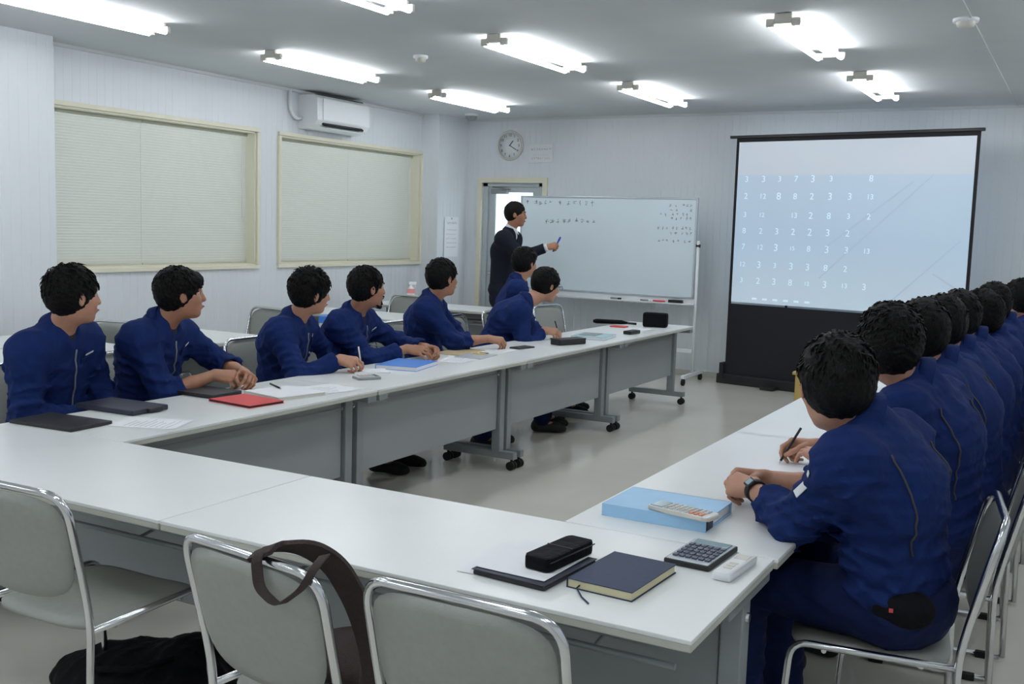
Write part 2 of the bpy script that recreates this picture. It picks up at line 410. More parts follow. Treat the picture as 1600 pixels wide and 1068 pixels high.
MB().tube(round_path([(.05, -.41, .10), (.05, -.50, .08), (.03, -.56, .17), (.03, -.56, .34)], .05), .017, 8).build('pipe_cover', M['white'], t)

# clock
t = thing('wall_clock', 'round white wall clock high on the wall over the door', 'clock', (-5.30, YB, 2.455))
rot = Matrix.Rotation(R_(90), 4, 'X')
MB().lathe([(.0, .0), (.168, .0), (.172, .02), (.160, .034), (.150, .026)], 48).xform(rot).build('rim', M['offwhite'], t)
MB().lathe([(.152, .018), (.152, .022), (0, .022)], 48).xform(rot).build('dial', M['white'], t)
nm = None
for h_ in range(1, 13):
    a = R_(90 - 30 * h_); me = text_mesh('numeral', str(h_), .042, M['dark']); o = link('numeral', me, None, t, (math.cos(a) * .118, -.0235, math.sin(a) * .118)); o.rotation_euler = (R_(90), 0, 0)
def hand(name, deg, L, wd_):
    a = R_(90 - deg); v = Vector((math.cos(a), 0, math.sin(a)))
    m_ = MB().box((0, 0, 0), (L, .002, wd_)); m_.xform(Matrix.Rotation(-a, 4, 'Y')); m_.xform(Matrix.Translation(v * L * .42 + Vector((0, -.027, 0)))); m_.build(name, M['dark'], t)
hand('hour_hand', 40, .075, .010); hand('minute_hand', 120, .11, .007)

# plaque beside clock
def strokes(mb, x0, x1, z, h, rng, n, y=0):
    """illegible handwriting or print: short crossing strokes within square cells"""
    cw = (x1 - x0) / n
    for i in range(n):
        cx = x0 + (i + .5) * cw
        for k in range(rng.choice((3, 4, 5))):
            horiz = rng.random() < .55; L = h * rng.uniform(.35, .85)
            px = cx + rng.uniform(-.15, .15) * h; pz = z + rng.uniform(-.35, .35) * h
            mb.box((px, y, pz), (L if horiz else h * .075, .0006, h * .075 if horiz else L), 0, Matrix.Rotation(rng.uniform(-.35, .35), 3, 'Y'))
rng = random.Random(5)
t = thing('wall_plaque', 'small white plaque with two lines of dark text beside the clock', 'sign', (-4.90, YB, 2.365))
MB().box((0, -.008, 0), (.31, .012, .21), .004).build('plate', M['white'], t)
s = MB(); strokes(s, -.13, .13, .045, .032, rng, 8, -.0148); strokes(s, -.10, .10, -.02, .012, rng, 7, -.0148); strokes(s, -.12, .12, -.055, .026, rng, 9, -.0148)
tag(s.build('lettering', M['ink'], t), kind='stuff')
t = thing('notice_sheet', 'white paper notice with grey lines taped on the corner pillar', 'notice', (-5.875, 8.35, 1.17))
MB().box((.003, 0, .22), (.0015, .30, .46)).build('sheet', M['paper'], t)
s = MB(); strokes(s, -.11, .11, .38, .03, rng, 9)
for z_ in (.30, .25, .20, .15, .10): strokes(s, -.11, .11, z_, .014, rng, 14)
s.box((0, 0, .43), (.02, .0006, .02)); s.xform(Matrix.Rotation(R_(90), 4, 'Z')); s.xform(Matrix.Translation((.0042, 0, 0))); tag(s.build('lettering', M['ink'], t), kind='stuff')

# ------------------------------------------------------------------ whiteboard
t = thing('whiteboard', 'wide rolling whiteboard with faint handwriting before the back wall', 'whiteboard', (-3.85, 8.17, 0))
WB = 1.0
MB().box((0, 0, 1.36), (2 * WB, .02, .98), .004).build('board', M['board'], t)
f = MB()
f.box((0, -.002, 1.86), (2 * WB + .02, .03, .018), .003); f.box((0, -.002, .862), (2 * WB + .02, .03, .022), .003)
for sx in (-1, 1): f.box((sx * WB, -.002, 1.36), (.02, .03, 1.0), .003)
f.build('board_frame', M['silver'], t)
for sx in (-1, 1):
    p = MB().tube([(sx * (WB + .03), .0, .10), (sx * (WB + .03), 0, 1.44)], .016, 10); p.build('post', M['white'], t)
    ft = MB().box((sx * (WB + .03), 0, .085), (.04, .56, .035), .006); fo = ft.build('foot', M['white'], t)
    MB().cyl((sx * (WB + .01), 0, 1.39), (sx * (WB + .05), 0, 1.39), .018, 12).build('pivot_knob', M['dark'], t)
    for sy in (-1, 1):
        MB().cyl((sx * (WB + .03) - .014, sy * .26, .032), (sx * (WB + .03) + .014, sy * .26, .032), .032, 14).build('caster', M['black'], fo)
MB().box((0, 0, .32), (2 * WB + .04, .025, .04), .004).build('crossbar', M['white'], t)
MB().box((0, -.06, .80), (2 * WB + .04, .09, .012), .003).box((0, -.105, .802), (2 * WB + .04, .006, .014)).box((0, 0, .825), (2 * WB + .04, .02, .06)).build('tray', M['white'], t)
s = MB(); rng = random.Random(11)
y_ = -.0105
for cx in (-.93, -.82, -.77, -.71, -.65, -.53, -.43, -.36, -.30, -.22, -.15): strokes(s, cx - .03, cx + .03, 1.80, .05, rng, 1, y_)
strokes(s, -.72, -.38, 1.60, .055, rng, 5, y_); strokes(s, -.36, -.1, 1.61, .045, rng, 4, y_)
for z_, xs in ((1.79, (.72, .78, .86, .90, .94)), (1.745, (.73, .79, .94)), (1.70, (.62, .67, .75, .80, .86, .90)), (1.66, (.74, .79, .84, .90, .94)),
               (1.56, (.60, .65, .69, .76, .80, .86, .90, .94)), (1.51, (.74, .79, .86, .91, .95)), (1.43, (.61, .66, .70, .77, .82, .89, .94))):
    for x_ in xs: strokes(s, x_ - .018, x_ + .018, z_, .034, rng, 1, y_)
tag(s.build('handwriting', M['marker'], t), kind='stuff')
def tray_item(name, lab, cat, x, L, m, capm, h=.018):
    t = thing(name, lab, cat, (-3.85 + x, 8.115, .8065), R_(random.Random(lab).uniform(-6, 6)))
    if cat == 'eraser': MB().box((0, 0, .02), (L, .045, .022), .004).build('handle', m, t); MB().box((0, 0, .006), (L, .045, .010), .002).build('felt', capm, t)
    else:
        MB().cyl((-L / 2, 0, h / 2), (L * .2, 0, h / 2), h / 2, 10).build('barrel', m, t); MB().cyl((L * .2, 0, h / 2), (L / 2, 0, h / 2), h / 2 * 1.08, 10).build('cap', capm, t)
tray_item('marker', 'dark marker lying in the whiteboard tray under the middle', 'marker', .18, .12, M['grey'], M['dark'])
tray_item('marker', 'grey marker in the tray, left of the red one', 'marker', .52, .13, M['grey'], M['white'])
tray_item('marker', 'red marker lying in the whiteboard tray', 'marker', .66, .13, M['red'], M['red'])
tray_item('board_eraser', 'black board eraser at the right end of the tray', 'eraser', .84, .15, M['dark'], M['black'])

# ------------------------------------------------------------------ projection screen (floor-standing pull-up)
SA = math.atan2(8.254 - 8.377, -1.806 + 2.557)
t = thing('projection_screen', 'black-framed floor-standing projector screen showing a pale blue slide', 'screen', (-2.557, 8.37, 0), SA)
MB().box((1.15, .03, .05), (2.42, .12, .10), .01).build('base_case', M['dark'], t)
MB().box((1.17, 0, .44), (2.24, .004, .76)).box((1.17, .001, 2.45), (2.24, .004, .04)).box((.035, .0, 1.27), (.03, .004, 2.40)).box((2.305, .0, 1.27), (.03, .004, 2.40)).build('black_masking', M['screenblk'], t)
MB().box((1.17, -.002, 1.635), (2.24, .003, 1.59)).build('projected_picture', M['slide'], t)
MB().box((1.15, .0, 2.482), (2.40, .035, .028), .004).build('top_bar', M['dark'], t)
for sx in (-.035, 2.335):
    MB().box((sx + .03, .03, .13), (.05, .14, .17), .01).build('end_cap', M['dark'], t)
for sx in (.62, 1.75): MB().tube([(sx, .04, .10), (sx, .045, 1.3), (sx, .035, 2.47)], [.014, .011, .009], 8).build('mast', M['dark'], t)
for sx in (.55, 1.8): MB().box((sx, -.06, .018), (.14, .20, .03), .006).build('foot', M['dark'], t)
s = MB(); rng = random.Random(3)
U = (.045, .125, .2, .275, .35, .43, .515, .6); V = (.23, .335, .45, .55, .65, .76, .86)
for iv, v in enumerate(V):
    for iu, u in enumerate(U):
        if rng.random() < .07: continue
        g = rng.choice('33338827'); sc_ = rng.uniform(.07, .10)
        if rng.random() < .25: g = rng.choice(('12', '15', '13')); sc_ *= .75
        me = text_mesh('g', g, sc_, M['mark'], .0003)
        tmp = bmesh.new(); tmp.from_mesh(me); bpy.data.meshes.remove(me)
        tmp.transform(Matrix.Translation((.05 + u * 2.24, -.0045, 2.43 - v * 1.59)) @ Matrix.Rotation(R_(90), 4, 'X')); s._add(tmp)
for k in range(6): s.box((.3 + k * .11, -.0045, .885), (.05, .0006, .02))
tag(s.build('projected_glyphs', M['mark'], t), kind='stuff')
s = MB()
for a, b_ in (((1.95, 2.10), (.95, 1.12)), ((1.78, 2.04), (1.0, 1.42)), ((2.22, 1.52), (1.6, .90)), ((2.0, 1.22), (2.2, 1.10))):
    a = Vector((a[0], 0, a[1])); b_ = Vector((b_[0], 0, b_[1])); dd = b_ - a
    s.box(((a + b_) / 2 + Vector((0, -.0045, 0))), (dd.length, .0006, .012), 0, Matrix.Rotation(-math.atan2(dd.z, dd.x), 3, 'Y'))
tag(s.build('projected_lines', M['slideline'], t), kind='stuff')

# ------------------------------------------------------------------ tables
def make_table(L, Wd, label, loc, rz, group, name='folding_table'):
    """length along local x, modesty panel towards local +y, users at -y"""
    t = thing(name, label, 'table', loc, rz, group)
    H = .70; g = .0022
    MB().box((0, 0, H - .005), (L - 2 * g, Wd, .010), .002).build('table_top', M['top'], t)
    MB().box((0, 0, H - .0185), (L - 2 * g - .002, Wd - .002, .017), .003).build('edge_band', M['edge'], t)
    yi = Wd / 2 - .17
    MB().box((0, yi, .455), (L - .16, .016, .40), .003).box((0, yi + .009, .60), (L - .18, .006, .012)).build('modesty_panel', M['panel'], t)
    MB().box((0, -.02, .585), (L - .20, .18, .008), .003).cyl((-L / 2 + .10, -.12, .553), (L / 2 - .10, -.12, .553), .008, 8).cyl((-L / 2 + .30, -.12, .553), (-L / 2 + .30, .05, .58), .005, 6).cyl((L / 2 - .30, -.12, .553), (L / 2 - .30, .05, .58), .005, 6).build('under_shelf', M['grey'], t)
    MB().box((0, yi - .02, .655), (L - .14, .05, .034), .003).build('support_beam', M['grey'], t)
    for sx in (-1, 1):
        x = sx * (L / 2 - .045)
        lg = MB().box((x, yi, .39), (.055, .06, .58), .005); lo = lg.build('leg', M['grey'], t)
        MB().box((x, yi, .658), (.07, .34, .03), .004).build('bracket', M['grey'], lo)
        MB().box((x, -.0, .092), (.05, Wd - .08, .045), .006).build('foot', M['grey'], lo)
        MB().cyl((x - .035, yi + .0, .60), (x + .035, yi + .0, .60), .012, 10).build('bolt', M['chrome'], lo)
        for sy in (-1, 1):
            y = sy * (Wd / 2 - .065)
            MB().cyl((x - .024, y, .028), (x - .006, y, .028), .028, 14).cyl((x + .006, y, .028), (x + .024, y, .028), .028, 14).tube([(x, y, .028), (x, y, .075)], .009, 6).build('caster', M['black'], lo)
    return t
GT = 'white tables joined into a U'
near = make_table(1.5, .625, 'white table at the right corner of the U, holding the navy notebook', (-.75, .3125, 0), 0, GT)
collect(near)
n2 = dup(near, 'white table at the near left corner of the U with an empty top', (-2.25, .3125, 0), 0, GT)
LE = [.627, 2.18, 3.74, 5.29, 6.85]
la = ['left-arm table holding the red notebook, nearest the camera', 'left-arm table under the blue binder, second from the camera', 'left-arm table holding the black slab phone, third from the camera', 'farthest left-arm table, under the black zipped pouch by the whiteboard']
lt = None
for i in range(4):
    L = LE[i + 1] - LE[i]; yc = (LE[i + 1] + LE[i]) / 2
    if lt is None: lt = make_table(L, .60, la[i], (-2.675, yc, 0), R_(-90), GT)
    else: dup(lt, la[i], (-2.675, yc, 0), R_(-90), GT)
RE = [.627, 2.26, 3.82, 5.38, 6.94]
ra = ['right-arm table holding the light blue ring binder, nearest the camera', 'right-arm table just beyond the hand with the pen', 'right-arm table hidden behind seated backs, third from the camera', 'right-arm table farthest from the camera, hidden behind the men']
rt = None
for i in range(4):
    L = RE[i + 1] - RE[i]; yc = (RE[i + 1] + RE[i]) / 2
    if rt is None: rt = make_table(L, .60, ra[i], (-.293, yc, 0), R_(90), GT)
    else: dup(rt, ra[i], (-.293, yc, 0), R_(90), GT)
bg = [((-4.87, 2.32), 'white table by the left pillar, behind the leftmost seated man', 0), ((-4.87, 1.70), 'white table at the left edge, nearer side of the pair by the pillar', 0),
      ((-5.10, 3.35), 'white table under the nearer window with chairs tucked in', 0), ((-5.15, 5.66), 'white window-side table seen between the fourth and fifth seated men', 0), ((-5.15, 7.00), 'white window-side table holding the spray bottle', 0)]
bt = None
for (x, y), lab, rz in bg:
    if bt is None: bt = make_table(1.5, .60, lab, (x, y, 0), rz, 'white tables along the windows')
    else: dup(bt, lab, (x, y, 0), rz, 'white tables along the windows')

# ------------------------------------------------------------------ chairs
def make_chair():
    """faces local +y; origin on the floor below the seat"""
    t = thing('stacking_chair', 'x', 'chair', (0, 0, 0), 0)
    # seat cushion: grid surface with rounded corners, dished, waterfall front
    def cushion(nx, ny, fn, th):
        vs = []; fs = []
        for k in (0, 1):
            for j in range(ny + 1):
                for i in range(nx + 1):
                    u = i / nx * 2 - 1; v = j / ny * 2 - 1
                    vs.append(fn(u, v, k))
        n1 = (nx + 1) * (ny + 1)
        for j in range(ny):
            for i in range(nx):
                a = j * (nx + 1) + i
                fs.append((a, a + 1, a + nx + 2, a + nx + 1)); fs.append((n1 + a, n1 + a + nx + 1, n1 + a + nx + 2, n1 + a + 1))
        rim = [i for i in range(nx + 1)] + [(j) * (nx + 1) + nx for j in range(1, ny + 1)] + [ny * (nx + 1) + i for i in range(nx - 1, -1, -1)] + [j * (nx + 1) for j in range(ny - 1, 0, -1)]
        for a, b in zip(rim, rim[1:] + rim[:1]): fs.append((a, n1 + a, n1 + b, b))
        return vs, fs
    def sq(u, v, p=5):                       # squircle map of the square to rounded outline
        r = max(abs(u), abs(v))
        if r < 1e-6: return 0, 0
        q = (abs(u / r) ** p + abs(v / r) ** p) ** (1 / p)
        return u / q, v / q
    def seat(u, v, k):
        a, b = sq(u, v); e = max(abs(u), abs(v)) ** 6
        z = .452 - .010 * (1 - a * a) - .006 * max(0, b - .5) * 4 * (b - .5) - e * .012
        if k: z = .422 + .004 * (1 - e)
        return (a * .205, b * .205 + .01, z)
    vs, fs = cushion(12, 12, seat, .03); MB().faces(vs, fs, True).build('seat', M['vinyl'], t)
    def back(u, v, k):
        a, b = sq(u, v, 4); e = max(abs(u), abs(v)) ** 8
        z = .665 + b * .140 - (.012 * (1 - a * a) if b < -.3 else 0); y = -.225 - (z - .53) * .22 - .022 * (1 - a * a)
        hw = .205 + .008 * b
        y += (.011 if k else -.011) * (1 - e * .8)
        return (a * hw, y, z)
    vs, fs = cushion(14, 10, back, .03); MB().faces(vs, fs, True).build('backrest', M['vinyl'], t)
    x = .217
    pts = [(-x, -.215, .015), (-x, -.205, .45), (-x, -.222, .55), (-x - .004, -.285, .815), (x + .004, -.285, .815), (x, -.222, .55), (x, -.205, .45), (x, -.215, .015)]
    path = round_path(pts[:4] + pts[4:], .075, 7)
    # bow the top rail backwards
    path = [Vector((p.x, p.y - (.018 * (1 - (p.x / x) ** 2) if p.z > .7 else 0), p.z)) for p in path]
    MB().tube(path, .0105, 10).build('back_frame', M['chrome'], t)
    for sx in (-1, 1):
        p = round_path([(sx * x, -.203, .435), (sx * x, .205, .440), (sx * (x + .004), .235, .013), (sx * x, -.205, .013)], .05, 6)
        so = MB().tube(p, .0095, 10); so = so.build('side_frame', M['chrome'], t)
        for y in (.15, -.15): MB().box((sx * x, y, .012), (.026, .05, .024), .005).build('foot_pad', M['black'], so)
    MB().cyl((-x + .004, .12, .424), (x - .004, .12, .424), .007, 8).cyl((-x + .004, -.12, .424), (x - .004, -.12, .424), .007, 8).build('cross_rail', M['chrome'], t)
    return t
chair0 = make_chair(); used = False
def chair(x, y, rz, lab, group):
    global used
    if not used:
        chair0.location = (x, y, 0); chair0.rotation_euler = (0, 0, R_(rz)); chair0['label'] = lab; chair0['group'] = group; used = True; return chair0
    return dup(chair0, lab, (x, y, 0), R_(rz), group)
G1 = 'empty chairs at the near tables'
chair(-1.78, .02, 2, 'grey vinyl chair at the bottom left corner, seat in full view', G1)
chair(-.83, -.055, -8, 'grey vinyl chair with a brown strap hung over its back', G1)
chair(-.36, -.03, 0, 'grey vinyl chair with a bare back beneath the black pencil case', G1)

# ------------------------------------------------------------------ signed-distance body builder
class Field:
    def __init__(s, lo, hi, h):
        s.h = h; s.lo = np.array(lo, float) - 3 * h
        s.n = np.ceil((np.array(hi, float) + 3 * h - s.lo) / h).astype(int) + 1
        s.f = np.full(tuple(s.n), 1.0, np.float32)
    def blk(s, lo, hi, mg):
        a = np.maximum(np.floor((np.array(lo) - mg - s.lo) / s.h).astype(int), 0); b = np.minimum(np.ceil((np.array(hi) + mg - s.lo) / s.h).astype(int) + 1, s.n)
        if (b <= a).any(): return None
        ax = [(s.lo[i] + s.h * np.arange(a[i], b[i])).astype(np.float32) for i in range(3)]
        return (slice(a[0], b[0]), slice(a[1], b[1]), slice(a[2], b[2])), ax[0][:, None, None], ax[1][None, :, None], ax[2][None, None, :]
    def comb(s, sl, d, k, op):
        f = s.f[sl]
        if op == 's':
            d = -d; h = np.maximum(k - np.abs(f - d), 0) / k; s.f[sl] = np.maximum(f, d) + h * h * k * .25
        else:
            h = np.maximum(k - np.abs(f - d), 0) / k; s.f[sl] = np.minimum(f, d) - h * h * k * .25
    def cone(s, a, b, ra, rb, k=.02, flat=None, op='u'):
        a = np.array(a, float); b = np.array(b, float); m = max(ra, rb) * (1.0 if flat is None else 1 / flat[1])
        r = s.blk(np.minimum(a, b) - m, np.maximum(a, b) + m, k + 2 * s.h)
        if r is None: return
        sl, X, Y, Z = r
        px, py, pz = X - a[0], Y - a[1], Z - a[2]; d = b - a
        if flat is not None:
            u, q = np.array(flat[0], float), 1 - flat[1]; t = (px * u[0] + py * u[1] + pz * u[2]) * q
            px = px - t * u[0]; py = py - t * u[1]; pz = pz - t * u[2]; d = d - u * (d @ u) * q
        dd = d @ d + 1e-12
        h = np.clip((px * d[0] + py * d[1] + pz * d[2]) / dd, 0, 1)
        D = np.sqrt((px - h * d[0]) ** 2 + (py - h * d[1]) ** 2 + (pz - h * d[2]) ** 2) - (ra + (rb - ra) * h)
        s.comb(sl, D.astype(np.float32), k, op)
    def ell(s, c, r, Rm=None, k=.02, op='u'):
        c = np.array(c, float); r = np.array(r, float); m = r.max() if Rm is not None else r
        q = s.blk(c - m, c + m, k + 2 * s.h)
        if q is None: return
        sl, X, Y, Z = q; px, py, pz = X - c[0], Y - c[1], Z - c[2]
        if Rm is not None:
            px, py, pz = [px * Rm[0, i] + py * Rm[1, i] + pz * Rm[2, i] for i in range(3)]
        k0 = np.sqrt((px / r[0]) ** 2 + (py / r[1]) ** 2 + (pz / r[2]) ** 2); k1 = np.sqrt((px / r[0] ** 2) ** 2 + (py / r[1] ** 2) ** 2 + (pz / r[2] ** 2) ** 2) + 1e-9
        s.comb(sl, (k0 * (k0 - 1) / k1).astype(np.float32), k, op)
    def clip(s, p, n, rad):
        p = np.array(p, float); n = np.array(n, float); q = s.blk(p - rad, p + rad, 0)
        if q is None: return
        sl, X, Y, Z = q; px, py, pz = X - p[0], Y - p[1], Z - p[2]
        D = px * n[0] + py * n[1] + pz * n[2]; ins = (px ** 2 + py ** 2 + pz ** 2) < rad * rad
        s.f[sl] = np.where(ins, np.maximum(s.f[sl], D), s.f[sl])
    def noise(s, amp, seed, F=(38, 70), centers=None, n=4, stretch=None):
        idx = np.nonzero(np.abs(s.f) < amp * 2.5 + s.h * 1.8)
        P = np.stack([s.lo[i] + s.h * idx[i] for i in range(3)], 1)
        rg = np.random.RandomState(seed); tot = 0
        for _ in range(n):
            d = rg.randn(3); d /= np.linalg.norm(d); e = rg.randn(3); e /= np.linalg.norm(e); d[2] *= 1.3
            if stretch is not None: d = d * stretch
            w_ = np.sin(P @ d * rg.uniform(*F) + 2.4 * np.sin(P @ e * rg.uniform(9, 20) + rg.uniform(0, 6)) + rg.uniform(0, 6))
            tot = tot + (1 - np.abs(w_)) ** 1.5 - .28
        tot = tot / n * 2
        A = amp
        if centers is not None:
            A = amp * .35
            for c, rr in centers: A = A + amp * np.exp(-((P - np.array(c)) ** 2).sum(1) / rr ** 2)
        s.f[idx] -= (A * tot).astype(np.float32)
    def mesh(s, it=2):
        f = s.f; S = f < 0; n = f.shape
        c = [S[i:n[0] - 1 + i, j:n[1] - 1 + j, k:n[2] - 1 + k] for i in (0, 1) for j in (0, 1) for k in (0, 1)]
        cnt = c[0].astype(np.int8)
        for q in c[1:]: cnt += q
        act = np.nonzero((cnt > 0) & (cnt < 8)); A = np.stack(act, 1); m = len(A)
        idm = np.full(cnt.shape, -1, np.int32); idm[act] = np.arange(m)
        corner = [(i, j, k) for i in (0, 1) for j in (0, 1) for k in (0, 1)]
        val = [f[act[0] + i, act[1] + j, act[2] + k] for i, j, k in corner]
        acc = np.zeros((m, 3)); num = np.zeros(m)
        for p in range(8):
            for q in range(p + 1, 8):
                dp = np.array(corner[q]) - np.array(corner[p])
                if np.abs(dp).sum() != 1: continue
                x = (val[p] < 0) != (val[q] < 0); t = np.where(x, val[p] / np.where(x, val[p] - val[q], 1), 0)
                for a_ in range(3): acc[:, a_] += np.where(x, corner[p][a_] + t * dp[a_], 0)
                num += x
        V = s.lo + s.h * (A + acc / num[:, None]); Q = []
        for ax in range(3):
            o1, o2 = (ax + 1) % 3, (ax + 2) % 3
            sl0 = [slice(1, None)] * 3; sl1 = [slice(1, None)] * 3; sl0[ax] = slice(0, -1); sl1[ax] = slice(1, None)
            a_ = S[tuple(sl0)]; b_ = S[tuple(sl1)]
            for flip, msk in ((False, a_ & ~b_), (True, b_ & ~a_)):
                e = np.stack(np.nonzero(msk), 1) + 1; e[:, ax] -= 1
                if not len(e): continue
                def cell(da, db):
                    t = e.copy(); t[:, o1] += da; t[:, o2] += db; t = np.minimum(t, np.array(idm.shape) - 1)
                    return idm[t[:, 0], t[:, 1], t[:, 2]]
                q = np.stack([cell(-1, -1), cell(0, -1), cell(0, 0), cell(-1, 0)], 1)
                q = q[(q >= 0).all(1)]; Q.append(q[:, ::-1] if flip else q)
        Q = np.concatenate(Q)
        for _ in range(it):                     # relax the lattice terracing
            acc = np.zeros_like(V); c_ = np.zeros(len(V))
            for k in range(4):
                a_, b_ = Q[:, k], Q[:, (k + 1) % 4]
                for ax in range(3): acc[:, ax] += np.bincount(a_, V[b_, ax], len(V)) + np.bincount(b_, V[a_, ax], len(V))
                c_ += np.bincount(a_, minlength=len(V)) + np.bincount(b_, minlength=len(V))
            V = V * .45 + acc / np.maximum(c_, 1)[:, None] * .55
        return V, Q
def np_mesh(name, parts, m, smooth=True):
    vs = np.concatenate([p[0] for p in parts]); off = 0; fs = []
    for v, q in parts: fs.append(q + off); off += len(v)
    fs = np.concatenate(fs); me = bpy.data.meshes.new(name)
    me.vertices.add(len(vs)); me.vertices.foreach_set('co', vs.astype(np.float32).ravel())
    me.loops.add(fs.size); me.loops.foreach_set('vertex_index', fs.astype(np.int32).ravel())
    me.polygons.add(len(fs)); me.polygons.foreach_set('loop_start', np.arange(0, fs.size, 4, dtype=np.int32)); me.polygons.foreach_set('loop_total', np.full(len(fs), 4, np.int32))
    me.polygons.foreach_set('use_smooth', np.full(len(fs), smooth)); me.update(calc_edges=True); me.validate(); me.materials.append(m); return me

A_ = lambda *v: np.array(v, float)
def unit(v): v = np.array(v, float); return v / (np.linalg.norm(v) + 1e-12)
def rotz(a): c, s_ = math.cos(a), math.sin(a); return np.array([[c, -s_, 0], [s_, c, 0], [0, 0, 1.]])
def roty(a): c, s_ = math.cos(a), math.sin(a); return np.array([[c, 0, s_], [0, 1, 0], [-s_, 0, c]])
def rotx(a): c, s_ = math.cos(a), math.sin(a); return np.array([[1, 0, 0], [0, c, -s_], [0, s_, c]])
def ik(S, T, l1, l2, hint):
    d = T - S; D = np.linalg.norm(d)
    if D > (l1 + l2) * .985: k = D / ((l1 + l2) * .985); l1 *= k; l2 *= k
    u = d / D; a = (l1 * l1 - l2 * l2 + D * D) / (2 * D); h = math.sqrt(max(l1 * l1 - a * a, 0))
    hv = np.array(hint, float); hv = hv - u * (hv @ u); return S + u * a + unit(hv) * h
CURL = {'rest': ((18, 22, 14), (20, 24, 16), (24, 28, 18), (28, 30, 20)), 'clasp': ((52, 50, 28), (54, 54, 30), (56, 56, 30), (58, 58, 30)),
        'pen': ((42, 48, 22), (52, 56, 28), (64, 66, 36), (70, 70, 40)), 'grip': ((58, 60, 34), (62, 66, 38), (66, 70, 40), (70, 72, 42)), 'flat': ((6, 8, 5), (6, 8, 5), (8, 9, 6), (10, 10, 8))}
def hand_sdf(W, dx, nz, side, pose, h, fore):
    """W wrist, dx towards the fingers, nz out of the back of the hand; side +1 right hand (thumb at +y), -1 left"""
    x = unit(dx); z = unit(nz - x * (np.array(nz) @ x)); y = np.cross(z, x) * side
    F = Field(W - .21, W + .21, h)
    L = lambda a, b, c: W + x * a + y * b + z * c
    kn = [(.088, .030, .004), (.092, .010, .007), (.088, -.010, .005), (.080, -.029, .000)]
    F.cone(fore, W, .030, .0255, .01, flat=None)
    for i, (a, b, c) in enumerate(kn): F.cone(L(.0, b * .45, 0), L(a, b, c - .006), .0165, .0125, .014)
    F.ell(L(.05, .0, -.006), (.042, .036, .014), np.stack([x, y * side, z], 1), .012)
    LEN = [(.040, .024, .020), (.045, .028, .021), (.041, .026, .021), (.032, .020, .018)]; RAD = (.0092, .0094, .0090, .0080)
    tips = []
    for i, (a, b, c) in enumerate(kn):
        p = L(a, b, c - .006); ang = 0; spread = (.07, .02, -.03, -.08)[i]
        for j in range(3):
            ang += R_(CURL[pose][i][j]); dirv = x * math.cos(ang) - z * math.sin(ang) + y * spread * math.cos(ang); dirv = unit(dirv)
            q = p + dirv * LEN[i][j]; F.cone(p, q, RAD[i] * (1 - .08 * j), RAD[i] * (1 - .08 * (j + 1)), .0035); p = q
        tips.append(p)
    th = {'rest': ((.55, .75, -.30), (.80, .50, -.40), (.9, .25, -.35)), 'flat': ((.6, .78, -.15), (.85, .5, -.2), (.95, .2, -.2))}.get(pose, ((.62, .52, -.58), (.82, .05, -.55), (.85, -.25, -.45)))
    p = L(.018, .024, -.008)
    F.cone(L(.005, .010, -.004), p, .018, .0165, .012)
    for (dx_, dy_, dz_), ll, rr in zip(th, (.044, .032, .026), (.0145, .0112, .0098)):
        q = p + unit(x * dx_ + y * dy_ + z * dz_) * ll; F.cone(p, q, rr, rr * .88, .005); p = q
    tips.append(p)
    return F.mesh(1), tips, (x, y, z)
